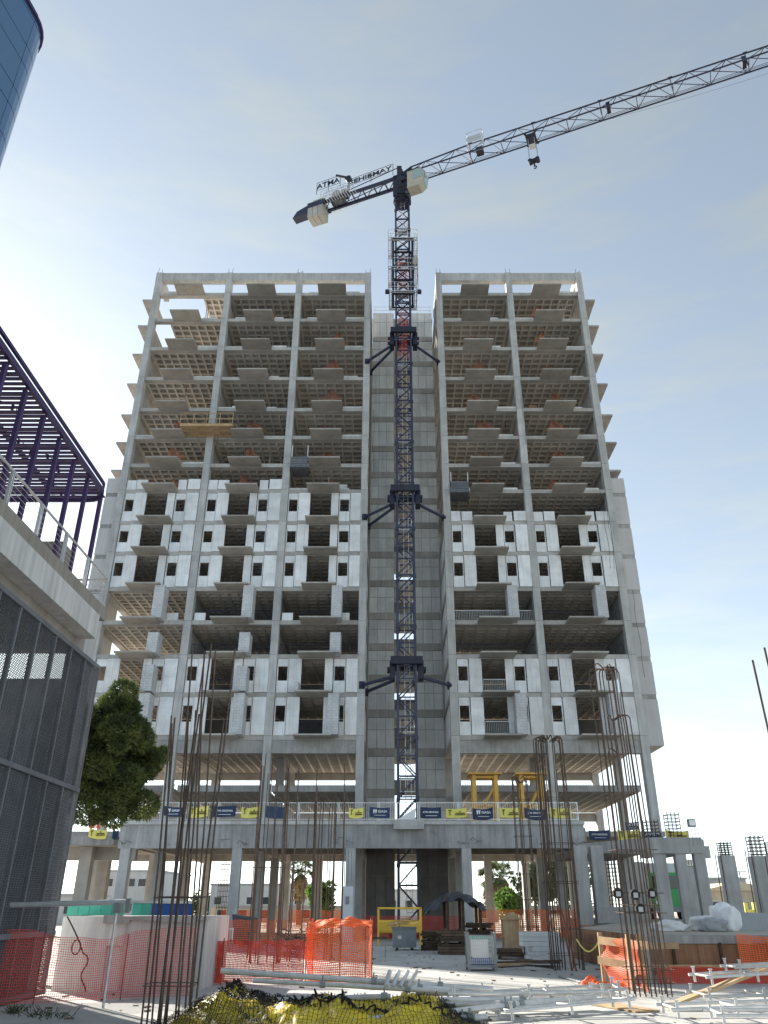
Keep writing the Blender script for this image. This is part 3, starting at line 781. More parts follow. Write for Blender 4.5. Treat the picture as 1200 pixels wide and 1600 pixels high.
for zz in (-hb + 0.0, -hb - 0.75):
    mb.bar(J(0.2, -1.2, zz), J(2.6, -1.2, zz), 0.1); mb.bar(J(0.2, -1.7, zz), J(2.6, -1.7, zz), 0.1)
for q_ in range(8): mb.bar(J(0.3 + 0.3*q_, -1.2, -hb), J(0.3 + 0.3*q_, -1.7, -hb), 0.06)
mb.build('access_platform', 'crane_dark', crane)
# operator cab with its glazing
def along(mb, a0, a1, n0, n1, h0, h1):
    c = [J(a, n, h) for h in (h0, h1) for a, n in ((a0, n0), (a1, n0), (a1, n1), (a0, n1))]
    return mb.add(c, [(0,3,2,1),(4,5,6,7),(0,1,5,4),(1,2,6,5),(2,3,7,6),(3,0,4,7)])
mb = MB()
prof = [(a_ + 0.35, h_ - 0.6) for a_, h_ in ((1.0, -3.3), (2.2, -3.3), (2.7, -2.85), (2.85, -1.7), (2.4, -1.0), (1.0, -1.0))]
n0, n1 = -2.1, -0.95
vsb = [J(a, n0, h) for a, h in prof] + [J(a, n1, h) for a, h in prof]; n = len(prof)
mb.add(vsb, [tuple(range(n)), tuple(reversed(range(n, 2*n)))] + [(i, n + i, n + (i+1) % n, (i+1) % n) for i in range(n)])
cabo = mb.build('cab', 'cab', crane)
mb = MB()
pr2 = [(a_ + 0.35, h_ - 0.6) for a_, h_ in ((2.22, -3.25), (2.75, -2.83), (2.90, -1.7), (2.46, -0.99))]
for i in range(3):
    (a, h), (a2, h2) = pr2[i], pr2[i + 1]
    mb.add([J(a, n0 + 0.05, h), J(a2, n0 + 0.05, h2), J(a2, n1 - 0.05, h2), J(a, n1 - 0.05, h)], [(0, 1, 2, 3)])
mb.add([J(1.95, n0 - 0.02, -2.9), J(3.0, n0 - 0.02, -2.9), J(3.1, n0 - 0.02, -2.3), J(2.7, n0 - 0.02, -1.7), J(1.95, n0 - 0.02, -1.7)], [(0, 1, 2, 3, 4)])
mb.build('window', 'cab_glass', cabo)
along(MB(), 1.4, 2.75, n0 - 0.03, n1 + 0.03, -1.59, -1.51); along(MB(), 0.4, 1.5, -1.5, -1.1, -1.75, -1.5).build('cab_bracket', 'crane_dark', crane)
along(MB(), 1.4, 2.75, n0 - 0.06, n0 - 0.031, -1.62, -1.5).build('cab_roof', 'crane_dark', crane)
# jib sections: one top chord, two bottom chords
def jib_section(i, a0, a1, h0, h1, wid=0.72):
    mb = MB(); n = 2
    for s in (-1, 1): mb.bar(J(a0, s*wid, 0), J(a1, s*wid, 0), 0.11)
    mb.bar(J(a0, 0, h0), J(a1, 0, h1), 0.11)
    m_ = max(1, int(round((a1 - a0) / 2.6))); st = (a1 - a0) / m_
    for k in range(m_):
        a = a0 + k * st; hm = h0 + (h1 - h0) * ((k + 0.5) / m_)
        hk = h0 + (h1 - h0) * (k / m_); hk1 = h0 + (h1 - h0) * ((k + 1) / m_)
        for s in (-1, 1):
            mb.bar(J(a, s*wid, 0), J(a + st/2, 0, hm), 0.05); mb.bar(J(a + st/2, 0, hm), J(a + st, s*wid, 0), 0.05)
        mb.bar(J(a, -wid, 0), J(a, wid, 0), 0.07); mb.bar(J(a, -wid, 0), J(a + st, wid, 0), 0.05)
    mb.bar(J(a1 - 0.05, 0, 0.05), J(a1 - 0.05, 0, h1), 0.08)
    # walkway strip and lugs
    mb.bar(J(a0, 0.4, 0.06), J(a1, 0.4, 0.06), 0.03); mb.bar(J(a0, 0.55, 0.06), J(a1, 0.55, 0.06), 0.03)
    mb.bar(J(a1 - 0.2, 0, h1 + 0.06), J(a1 + 0.2, 0, h1 + 0.06), 0.15)
    mb.build('jib_section', 'crane_blue', crane)
a = 1.0; i = 0
while a < 56:
    b2 = a + 6.5
    h = lambda q: 2.1 - 0.012 * q if q > 3 else 1.6
    jib_section(i, a, b2, h(a), h(b2)); a = b2; i += 1
along(MB(), 0.4, 1.4, -0.6, 0.6, -0.5, 0.5).build('jib_foot', 'crane_dark', crane)
# inspection cage on the jib
ai = 8.2
mb = MB()
for z in (0.1, 1.3, 2.3):
    for n_ in (-1.1, -0.5): mb.tube(J(ai - 0.8, n_, z), J(ai + 0.8, n_, z), 0.03, 4)
    for aa in (-0.8, 0.8): mb.tube(J(ai + aa, -1.1, z), J(ai + aa, -0.5, z), 0.03, 4)
for aa in (-0.8, 0.8):
    for n_ in (-1.1, -0.5): mb.tube(J(ai + aa, n_, 0.1), J(ai + aa, n_, 2.3), 0.03, 4)
mb.build('inspection_cage', 'galvanised', crane)
along(MB(), ai - 0.7, ai + 0.7, -1.12, -1.08, 0.9, 1.7).build('notice_panel', 'galvanised', crane)
along(MB(), ai - 0.1, ai + 0.6, -0.35, 0.35, 0.2, 0.8).build('trolley_winch', 'crane_dark', crane)
# trolley, ropes, hook block
at_ = (P(832, 218, 1) - Vector((0, 0, EYE))); r_ = ray(832, 222); t_ = (JZ - EYE) / r_.z
at_ = (Vector((r_.x * t_, r_.y * t_, 0)) - Vector((MX, MY, 0))).dot(JD)
mb = MB(); along(mb, at_ - 0.5, at_ + 0.5, -0.6, 0.6, -0.35, -0.1); 
for aa in (-0.5, 0.5):
    for n_ in (-0.7, 0.7): mb.tube(J(at_ + aa, n_ - 0.06, -0.1), J(at_ + aa, n_ + 0.06, -0.1), 0.16, 8)
mb.build('trolley', 'crane_dark', crane)
mb = MB(); along(mb, at_ - 0.3, at_ + 0.3, -0.3, 0.3, -1.3, -1.25)
for aa in (-0.3, 0.3):
    for n_ in (-0.3, 0.3): mb.tube(J(at_ + aa, n_, -1.3), J(at_ + aa, n_, -0.4), 0.025, 4)
mb.build('trolley_basket', 'galvanised', crane)
HK = -3.1
mb = MB()
for aa in (-0.4, 0.4):
    for n_ in (-0.2, 0.2): mb.tube(J(at_ + aa, n_, -0.3), J(at_ + aa, n_, HK), 0.012, 4)
mb.build('hoist_rope', 'crane_dark', crane)
mb = MB(); along(mb, at_ - 0.35, at_ + 0.35, -0.15, 0.15, HK - 0.4, HK); mb.tube(J(at_ - 0.35, -0.25, HK - 0.2), J(at_ - 0.35, 0.25, HK - 0.2), 0.22, 10); mb.tube(J(at_ + 0.35, -0.25, HK - 0.2), J(at_ + 0.35, 0.25, HK - 0.2), 0.22, 10)
mb.tube(J(at_, 0, HK - 0.5), J(at_, 0, HK - 0.95), 0.09); mb.path([J(at_, 0, HK - 0.9), J(at_ + 0.18, 0, HK - 1.05), J(at_ + 0.1, 0, HK - 1.25), J(at_ - 0.1, 0, HK - 1.2)], 0.06)
mb.build('hook_block', 'crane_dark', crane)
mb = MB(); prev = None
for k in range(21):   # slack trolley rope below the jib
    q = at_ + 2 + (55 - at_) * k / 20
    p = J(q, 0.2, -0.2 - 1.4 * math.sin(math.pi * k / 20))
    if prev is not None: mb.tube(prev, p, 0.012, 4)
    prev = p
mb.build('trolley_rope', 'crane_dark', crane)
for aa in (21.0, 33.0):
    along(MB(), aa, aa + 0.35, -0.35, 0.35, 0.15, 1.0).build('section_joint_box', 'crane_dark', crane)
# counter-jib
CJ = -10.5
mb = MB()
for s in (-1, 1): mb.bar(J(-0.4, s*0.6, -0.1), J(CJ, s*0.6, -0.1), 0.2, 0.38)
for k in range(9):
    q = -0.5 + (CJ + 0.5) * k / 8; mb.bar(J(q, -0.65, -0.1), J(q, 0.65, -0.1), 0.12)
for k in range(8):
    q = -0.5 + (CJ + 0.5) * k / 8; q2 = -0.5 + (CJ + 0.5) * (k + 1) / 8; mb.bar(J(q, -0.65, -0.15), J(q2, 0.65, -0.15), 0.08)
mb.build('counter_jib', 'crane_blue', crane)
mb = MB()
for s in (-1, 1): mb.tube(J(0, s*0.6, 1.4), J(-7.0, s*0.6, 0.3), 0.05, 5)
mb.build('tie_bar', 'crane_blue', crane)
mb = MB()
for n_ in (-1.1, 1.1):
    for zz in (0.55, 1.05): mb.tube(J(-5.6, n_, zz), J(-8.9, n_, zz), 0.025, 4)
    for k in range(6): mb.tube(J(-5.6 - k*0.66, n_, 0.0), J(-5.6 - k*0.66, n_, 1.05), 0.025, 4)
    for q_ in range(12): mb.bar(J(-5.6 - 0.3*q_, n_ - 0.2, 0.0), J(-5.6 - 0.3*q_, n_ + 0.2, 0.0), 0.04)
mb.build('walkway_rail', 'galvanised', crane)
mb = MB()   # outrigged service platform under the counter-jib
for zz in (-0.6, -0.1): mb.tube(J(-4.8, -1.7, zz), J(-8.2, -1.7, zz), 0.04, 4)
for k in range(6): mb.tube(J(-4.8 - k*0.68, -1.7, -0.8), J(-4.8 - k*0.68, -1.7, -0.1), 0.04, 4)
for q_ in range(12): mb.bar(J(-4.8 - 0.3*q_, -1.7, -0.8), J(-4.8 - 0.3*q_, -0.8, -0.6), 0.04)
mb.build('service_platform', 'galvanised', crane)
mb = MB(); mb.tube(J(-7.4, -0.5, 0.75), J(-7.4, 0.5, 0.75), 0.5, 14); along(mb, -8.2, -6.6, -0.6, 0.6, 0.16, 0.4); along(mb, -6.8, -6.3, -0.4, 0.4, 0.42, 1.2)
mb.build('hoist_winch', 'grey_metal', crane)
for k in range(3):
    along(MB(), CJ - 0.1 + k*0.6, CJ + 0.46 + k*0.6, -0.72, 0.72, -1.75, 0.55 if k else 0.4).build('counterweight_block', 'counterweight', crane)
mb = MB(); along(mb, CJ - 0.15, CJ + 2.0, -0.79, -0.74, -0.35, 0.3); along(mb, CJ - 0.15, CJ + 2.0, 0.74, 0.79, -0.35, 0.3)
mb.build('counterweight_band', 'crane_blue', crane)
mb = MB()
tri = [(CJ - 0.2, 0.5), (CJ - 0.2, -0.65), (CJ - 2.1, -0.75), (CJ - 1.6, 0.05)]
vsb = [J(a_, -0.45, h_) for a_, h_ in tri] + [J(a_, 0.45, h_) for a_, h_ in tri]
mb.add(vsb, [(0,1,2,3), (7,6,5,4)] + [(i_, 4 + i_, 4 + (i_+1) % 4, (i_+1) % 4) for i_ in range(4)])
mb.build('wind_vane', 'crane_blue', crane)
# lettering boards, open frames with cut-out letters
def board(txt, a_from, a_to, n_, z0, size, tm, nm, slope=0.0):
    mb = MB()
    for zz in (0.0, size * 1.15):
        mb.tube(J(a_from, n_, z0 + zz), J(a_to, n_, z0 + zz + slope), 0.03, 4)
    for t in (0, 0.5, 1): mb.tube(J(a_from + (a_to - a_from)*t, n_, z0 - 0.6), J(a_from + (a_to - a_from)*t, n_, z0 + size*1.15 + slope*t), 0.03, 4)
    fr = mb.build(nm, 'crane_dark', crane)
    mb = MB(); d = (J(a_to, n_, z0 + slope) - J(a_from, n_, z0))
    # stretch the word to the board
    tmp = MB(); w_ = text_mb(tmp, txt, size, (0, 0, 0), (1, 0, 0), (0, 0, 1), 0.03, 0.02)
    sc_ = d.length / max(w_, 0.01) * 0.97
    dn = d.normalized()
    mb.add([J(a_from, n_, z0 + size*0.2) + dn * (v[0] * sc_) + UP * v[2] + JN * (v[1]) for v in tmp.v], tmp.f)
    mb.build('letters', tm, fr)
board('SEHIBMAY', -5.7, -0.7, -0.75, 0.95, 0.8, 'crane_dark', 'sign_frame', 0.15)
board('ATMA', -9.4, -6.6, -1.15, 1.35, 1.0, 'crane_dark', 'sign_frame')
mb = MB().tube(J(-6.2, 0, 0), J(-6.2, 0, 3.0), 0.07); mb.tube(J(-6.2, -0.2, 3.0), J(-6.2, 0.25, 3.0), 0.35, 12); mb.tube(J(-6.1, 0, 3.1), J(-7.7, 0, 4.2), 0.14)
mb.build('service_davit', 'crane_dark', crane)

# ------------------------------------------------------------------ left building: mesh screen, terrace, pergola
XW = -7.6
lb = thing('terrace_building', (-10, 14, 0), 'building on the left with dark expanded-metal screen under a concrete terrace', 'building')
ZM = 5.6 + EYE
YE = 20.0
def screen(mb, w, h):
    """expanded metal: zigzag strands"""
    cw, ch = 0.14, 0.085
    nr = int(h / ch); nc = int(w / (cw / 2))
    for r in range(nr):
        z = r * ch
        for s in (0, 1):
            k = len(mb.v)
            for c in range(nc + 1):
                y = c * w / nc; up = ((c + s) % 2) * ch
                zz = z + up * 0.98
                mb.v += [(0.009, y, zz - 0.0055), (-0.009, y, zz + 0.0055)]
            mb.f += [(k + 2*c, k + 2*c + 1, k + 2*c + 3, k + 2*c + 2) for c in range(nc)]
PWID = 0.95
npan = 12
for i in range(npan):
    y1 = YE - 0.06 - i * PWID
    inst('screenpanel', lambda m_: screen(m_, PWID - 0.07, ZM - 0.2), 'mesh_panel', 'mesh_metal', lb, (XW + 0.02, y1 - PWID + 0.07, 0.12))['kind'] = 'stuff'
    piece('screen_post', 'mesh_metal', lb, XW - 0.04, XW + 0.055, y1 - PWID - 0.0, y1 - PWID + 0.065, 0.05, ZM)
piece('screen_post', 'mesh_metal', lb, XW - 0.04, XW + 0.055, YE - 0.06, YE, 0.05, ZM)
for z in (0.08, P(90, 1458, YE).z, P(135, 1235, YE).z, ZM - 0.05):
    piece('screen_rail', 'mesh_metal', lb, XW - 0.03, XW + 0.075, YE - npan * PWID, YE + 0.005, z - 0.05, z + 0.05)
# concrete behind the screen
piece('inner_wall', 'house_grey', lb, -11.2, -11.0, -2.0, 19.0, 0, 4.9)
piece('end_wall', 'house_grey', lb, -22.0, XW - 0.5, 19.1, 19.25, 0, 6.75)
for y in (6.5, 12.5, 18.2):
    piece('inner_column', 'plaster', lb, -10.9, -10.4, y, y + 0.5, 0, ZM + 0.2)
piece('corner_column', 'plaster', lb, XW - 0.45, XW - 0.06, 18.95, 19.75, 0.0, 8.35)
piece('terrace_slab', 'upstand', lb, -22.0, XW - 0.02, -2.0, 18.9, ZM + 0.02, ZM + 0.5)
piece('fascia_beam', 'plaster', lb, XW - 0.35, -7.2, -2.0, 18.5, ZM + 0.52 - 0.25, 8.17)
piece('upstand', 'upstand', lb, XW - 0.25, -7.22, -2.0, 18.95, 8.175, 8.49)
piece('planter_block', 'upstand', lb, XW - 0.2, -7.3, 15.9, 16.6, 8.495, 9.0)
# cable railing
mb = MB(); ZR = 7.5 + EYE
mb.tube((-7.25, -2, ZR), (-7.25, 18.7, ZR), 0.03, 8); mb.tube((-7.25, 18.7, ZR), (-9.5, 18.7, ZR), 0.03, 8)
mb.build('handrail', 'galvanised', lb)
mb = MB()
for i in range(5):
    z = 8.49 + 0.12 * (i + 1); mb.tube((-7.25, -2, z), (-7.25, 18.7, z), 0.006, 4); mb.tube((-7.25, 18.7, z), (-9.5, 18.7, z), 0.006, 4)
mb.build('rail_cable', 'galvanised', lb)
for y in [18.7, 17.3, 15.9, 14.5, 13.1, 11.7, 10.3]:
    mb = MB().box(-7.28, -7.22, y - 0.03, y + 0.0, 8.495, ZR); mb.box(-7.28, -7.22, y + 0.03, y + 0.06, 8.495, ZR); mb.build('rail_post', 'galvanised', lb)
# pergola
perg = thing('pergola', (-10, 13, 8.5), 'dark purple steel slatted pergola over the terrace', 'pergola')
ZG = 9.3 + EYE
YG = 17.7
mb = MB()
pts = [(-7.2, 2.0, ZG)] + [(-7.2, YG - 0.5, ZG)] + [(-7.2 - 0.5 + 0.5 * math.cos(t), YG - 0.5 + 0.5 * math.sin(t), ZG) for t in [R(15*i) for i in range(1, 7)]] + [(-14.0, YG, ZG)]
for a_, b_ in zip(pts[:-1], pts[1:]): mb.bar(a_, b_, 0.07, 0.14)
mb.build('edge_beam', 'purple_steel', perg)
mb = MB()
pts2 = [(x, y, z + 0.22) for x, y, z in pts]
for a_, b_ in zip(pts2[:-1], pts2[1:]): mb.bar(a_, b_, 0.06, 0.07)
mb.build('top_rail', 'purple_steel', perg)
y = YG - 0.15
while y > 4:
    big = (int(round((YG - y) / 0.165)) % 4 == 0)
    piece('slat', 'purple_steel', perg, -14.0, -7.24, y - 0.04, y + (0.03 if not big else 0.06), ZG - 0.02, ZG + 0.02)
    y -= 0.165
for yy in (17.45, 16.5, 15.6, 14.7, 13.8, 12.9, 12.0, 11.1, 10.2):
    piece('post', 'purple_steel', perg, -7.33, -7.25, yy - 0.05, yy + 0.05, 8.5, ZG - 0.07)
for xx in (-8.6, -10.4, -12.2):
    piece('purlin', 'purple_steel', perg, xx - 0.04, xx + 0.04, 4.0, YG - 0.05, ZG + 0.1, ZG + 0.2)
mb = MB()
for k in range(16):   # lamp string
    a_ = (-7.9 - 0.25*math.sin(k), 12 + 0.33*k, ZG - 0.12 - 0.08 * (k % 2)); b_ = (-7.9 - 0.25*math.sin(k+1), 12 + 0.33*(k+1), ZG - 0.12 - 0.08 * ((k+1) % 2))
    mb.tube(a_, b_, 0.01, 4); mb.tube(a_, (a_[0], a_[1], a_[2] - 0.12), 0.03, 5)
mb.build('lamp_string', 'purple_steel', perg)

# ------------------------------------------------------------------ glass tower, far left
gc = Vector((-20.35, 30.0, 0)); GH = 46.3 + EYE
gt = thing('glass_tower', gc, 'blue curtain-wall glass tower with rounded corner at the top left', 'building', rotz=-R(8.7))
rows = []
z = 0.0
while z < GH - 0.5:
    for h_ in (2.15, 1.35):
        if z + h_ > GH: h_ = GH - z
        if h_ > 0.2: rows.append((z, z + h_))
        z += h_
RC_ = 2.2
for (z0, z1) in rows:
    vis = z0 > 24
    for c in range(5 if vis else 2):
        w_ = 3.6 if vis else 9.0
        y1 = -RC_ - c * w_
        piece('glass_panel', 'blue_glass', gt, -0.12, 0.0, y1 - w_ + 0.025, y1 - 0.025, z0 + 0.025, z1 - 0.025)
    h2 = round(z1 - z0, 3)
    def corner(mb, h2=h2):
        n = 8; vs_ = []
        for k in range(n + 1):
            t = R(90) * k / n; cs, sn = math.cos(t), math.sin(t)
            for rr in (RC_, RC_ - 0.12):
                for zz in (0.025, h2 - 0.025): vs_.append((-RC_ + rr * cs, -RC_ + rr * sn, zz))
        fs = []
        for k in range(n):
            a_, b_ = 4*k, 4*(k+1)
            fs += [(a_, b_, b_+1, a_+1), (a_+2, a_+3, b_+3, b_+2), (a_+1, b_+1, b_+3, a_+3), (a_, a_+2, b_+2, b_)]
        mb.add(vs_, fs)
    inst(('corner', h2), corner, 'corner_glass', 'blue_glass', gt, (0, 0, z0))
    piece('glass_panel', 'blue_glass', gt, -20.0, -RC_ - 0.025, -0.12, 0.0, z0 + 0.025, z1 - 0.025)
mb = MB().box(-20, -0.25, -20, -RC_ , 0, GH - 0.3); mb.box(-20, -RC_, -RC_, -0.25, 0, GH - 0.3); mb.build('core', 'dark_window', gt)
mb = MB().box(-0.1, 0.12, -20.2, -RC_, GH + 0.02, GH + 0.25)
for k in range(8):
    t0, t1 = R(90)*k/8, R(90)*(k+1)/8; r0 = RC_
    mb.bar((-RC_ + r0*math.cos(t0), -RC_ + r0*math.sin(t0), GH + 0.13), (-RC_ + r0*math.cos(t1), -RC_ + r0*math.sin(t1), GH + 0.13), 0.2, 0.22)
mb.build('parapet_rail', 'purple_steel', gt)

# ------------------------------------------------------------------ trees
def leaf_cloud(mb, blobs, n, size, elong=1.0):
    """small leaf faces scattered through ellipsoid clumps"""
    tot = sum(b_[3] for b_ in blobs)
    for (cx, cy, cz, w_, rx, ry, rz) in blobs:
        for _ in range(int(n * w_ / tot)):
            while True:
                u = Vector((random.uniform(-1, 1), random.uniform(-1, 1), random.uniform(-1, 1)))
                if 0.15 < u.length < 1: break
            u = u.normalized() * (u.length ** 0.5)
            c = Vector((cx + u.x*rx, cy + u.y*ry, cz + u.z*rz))
            d = (u * 0.8 + Vector((random.uniform(-1, 1), random.uniform(-1, 1), random.uniform(-0.4, 1)))).normalized()
            s_ = d.orthogonal().normalized(); a_ = random.uniform(0, 6.28)
            s_ = (s_ * math.cos(a_) + d.cross(s_) * math.sin(a_)) * size * random.uniform(0.25, 0.5)
            l_ = d * size * elong * random.uniform(0.6, 1.3)
            mb.add([c - s_, c + s_, c + l_ + s_ * 0.3, c + l_ - s_ * 0.3], [(0, 1, 2, 3)])
def tree(name, base, h, r, mat, label, cat='tree', n=4000, size=0.25, trunk_h=None, elong=1.0, nb=16, squash=1.0, group=None, seed=1, lean=0.0, bs=1.0):
    random.seed(seed)
    t = thing(name, base, label, cat, group)
    b = Vector(base); th = trunk_h if trunk_h else h * 0.35
    blobs = []
    for i in range(nb):
        u = Vector((random.gauss(0, 1), random.gauss(0, 1), random.gauss(0, 1))).normalized() * (random.uniform(0.15, 1.0) if lean else random.uniform(0.35, 0.85))
        rr = r * random.uniform(0.22, 0.5) * bs
        c = b + Vector((u.x * r * 0.85, u.y * r * 0.85, th + (h - th) * (0.5 + 0.46 * u.z * squash)))
        blobs.append((c.x, c.y, c.z, rr ** 2, rr, rr, rr * 0.8))
    mb = MB(); leaf_cloud(mb, blobs, n, size, elong); mb.build('crown', mat, t)
    mb = MB(); top = b + Vector((0.1, 0, th + (h - th) * 0.5)); b = b + Vector((lean, 0, 0)); md_ = b + Vector((0, 0, th * 1.15)) if lean else b + (top - b) * 0.5; mb.tube(b, md_, r * 0.09, 8, r * 0.07); mb.tube(md_, top, r * 0.07, 8, r * 0.03)
    for bl in blobs[:8]:
        mb.tube(md_ + (top - md_) * random.uniform(0.1, 0.95), (bl[0], bl[1], bl[2]), r * 0.03, 5, r * 0.012)
    mb.build('trunk', 'trunk', t)
    return t
tc = P(190, 1165, 27)
tree('evergreen_tree', (tc.x - 0.35, 27, 0), P(200, 1072, 27).z, 2.3, 'leaf_dark', 'dense dark evergreen tree between the mesh screen and the tower', n=130000, size=0.055, trunk_h=4.0, elong=2.3, nb=110, seed=8, lean=-2.9, bs=0.52)

def palm(base, h, label, seed, skirt=2.0, r=2.0):
    random.seed(seed)
    t = thing('fan_palm', base, label, 'palm tree')
    b = Vector(base); top = b + Vector((random.uniform(-.3, .3), 0, h))
    mb = MB().tube(b, top, 0.32, 10, 0.22); mb.build('trunk', 'trunk', t)
    mb = MB()
    for _ in range(150):
        a_ = random.uniform(0, 6.28); z0 = h - random.uniform(0.2, skirt)
        p = b + Vector((0.3*math.cos(a_), 0.3*math.sin(a_), z0)); q = p + Vector((random.uniform(.3, .75)*math.cos(a_), random.uniform(.3, .75)*math.sin(a_), -random.uniform(.5, 1.2)))
        s_ = Vector((-math.sin(a_), math.cos(a_), 0)) * 0.16
        mb.add([p - s_, p + s_, q + s_*1.4, q - s_*1.4], [(0,1,2,3)])
    mb.build('dry_skirt', 'palm_skirt', t)
    mb = MB()
    for _ in range(44):
        a_ = random.uniform(0, 6.28); el = random.uniform(-0.5, 1.2)
        d = Vector((math.cos(a_)*math.cos(el), math.sin(a_)*math.cos(el), math.sin(el)))
        tip = top + d * r * random.uniform(0.55, 0.8); mb.tube(top, tip, 0.035, 4, 0.02)
        s_ = d.cross(UP).normalized(); u_ = s_.cross(d)
        for k in range(13):
            g = R(-78 + 13*k); dd = (d*math.cos(g) + s_*math.sin(g)).normalized()
            e = tip + dd * r * random.uniform(0.38, 0.55) + Vector((0, 0, -0.22*r*abs(math.sin(g)) - 0.1))
            w_ = dd.cross(u_).normalized() * 0.06
            mb.add([tip - w_*0.3, tip + w_*0.3, tip + (e - tip)*0.6 + w_, e, tip + (e - tip)*0.6 - w_], [(0,1,2,3,4)])
    mb.build('crown', 'leaf_palm', t)
for px, py, Y, lab, sd in ((470, 1362, 100, 'fan palm seen under the podium left of the shaft walls', 1), (765, 1372, 104, 'left one of two fan palms seen under the podium on the right', 2), (784, 1370, 107, 'right one of two fan palms seen under the podium on the right', 3)):
    p = P(px, py, Y); palm((p.x, Y, 0), p.z, lab, sd, skirt=2.2, r=2.0)
tree('street_tree', (P(502, 1400, 92).x, 92, 0), P(500, 1378, 92).z, 2.0, 'leaf_green', 'leafy green tree beneath the left palm behind the podium', n=3500, size=0.3, seed=11)
tree('street_tree', (P(797, 1400, 88).x, 88, 0), P(800, 1394, 88).z + 0.2, 2.0, 'leaf_green', 'bright green bushy tree under the two palms', n=3500, size=0.3, trunk_h=0.8, seed=12)
tree('street_tree', (P(880, 1400, 110).x, 110, 0), P(880, 1350, 110).z + 1, 5.2, 'leaf_far', 'large dull green tree behind the right podium columns', n=4500, size=0.45, trunk_h=1.5, seed=13)
tree('street_tree', (P(835, 1400, 105).x, 105, 0), P(835, 1358, 105).z + 1, 2.8, 'leaf_far', 'thin grey-green tree beside the rust-coloured bars', n=2000, size=0.35, trunk_h=1.5, seed=14)
tree('street_tree', (P(322, 1400, 150).x, 150, 0), P(322, 1395, 150).z, 3.4, 'leaf_far', 'small dark conical tree far behind the left columns', n=1800, size=0.4, trunk_h=0.4, seed=15)
tree('street_tree', (P(270, 1400, 150).x, 150, 0), P(275, 1393, 150).z, 4.0, 'leaf_far', 'rounded dark tree far behind the rebar cluster on the left', n=1800, size=0.4, trunk_h=0.4, seed=16)

# ------------------------------------------------------------------ background buildings
def house(name, label, px0, px1, pytop, Y, depth, mat, nwin=4, roof='flat', wrow=1):
    x0, x1 = P(px0, pytop, Y).x, P(px1, pytop, Y).x; h = P(px0, pytop, Y).z
    t = thing(name, ((x0 + x1)/2, Y, 0), label, 'building')
    piece('wall', mat, t, x0, x1, Y, Y + depth, 0, h)
    if roof == 'flat':
        piece('roof', 'house_grey', t, x0 - 0.15, x1 + 0.15, Y - 0.15, Y + depth + 0.15, h + 0.003, h + 0.25)
    else:
        mb = MB().prism([(x0 - 0.3, h + 0.003), (x1 + 0.3, h + 0.003), ((x0 + x1)/2, h + (x1 - x0)*0.11)], 'y', Y - 0.3, Y + depth + 0.3); mb.build('roof', 'house_beige', t)
    n = 0
    for r_ in range(wrow):
        for i in range(nwin):
            xc = x0 + (i + 0.5) * (x1 - x0) / nwin; zc = (r_ + 0.55) * h / wrow
            wv = piece('window', 'house_white', t, xc - 0.65, xc + 0.65, Y - 0.05, Y - 0.003, zc - 0.6, zc + 0.6)
            piece('pane', 'dark_window', wv, xc - 0.55, xc + 0.55, Y - 0.07, Y - 0.053, zc - 0.5, zc + 0.5)
    return t
house('far_house', 'long pale building far behind the left podium columns', 130, 250, 1362, 130, 20, 'house_white', 7, wrow=2)
house('far_house', 'flat grey-white warehouse behind the left podium bays', 330, 480, 1383, 140, 20, 'house_white', 6)
house('far_house', 'low beige house roof behind the orange fence at left', 330, 560, 1418, 118, 8, 'house_beige', 7)
house('far_house', 'pale low building behind the crane base', 600, 730, 1392, 135, 14, 'house_white', 5)
house('far_house', 'low beige building behind the right podium bays', 740, 950, 1418, 120, 8, 'house_beige', 6)
house('far_house', 'beige gabled house beside the free-standing columns on the right', 1098, 1215, 1392, 82, 12, 'house_beige', 3, 'gable')
house('far_house', 'grey flat-roofed hall behind the beige gabled house', 1020, 1165, 1374, 120, 20, 'house_grey', 4)
house('far_house', 'white low house at the left edge behind the shed', 60, 128, 1400, 100, 10, 'house_white', 2)
# yellow gate posts by the beige house
gp = thing('yellow_gate', P(1180, 1425, 70), 'pale yellow gate frame beside the beige gabled house', 'gate')
for px in (1168, 1182, 1193):
    p = P(px, 1425, 70); piece('post', 'yellow_banner', gp, p.x - 0.15, p.x + 0.15, 70, 70.3, 1.0, P(px, 1410, 70).z)
p0, p1 = P(1168, 1432, 70), P(1210, 1432, 70)
piece('rail', 'yellow_banner', gp, p0.x, p1.x, 69.9, 69.99, 1.35, 1.6)
# street lamp posts far away
for px, lab in ((1155, 'thin far pole left of the grey hall roof edge'),):
    p = P(px, 1362, 118); t = thing('far_pole', (p.x, 118, 0), lab, 'pole'); MB().tube((p.x, 118, 0), (p.x, 118, p.z), 0.08).build('mast', 'grey_metal', t); MB().tube((p.x - 1.0, 118, p.z), (p.x + 1.0, 118, p.z), 0.06).build('crossarm', 'grey_metal', t)

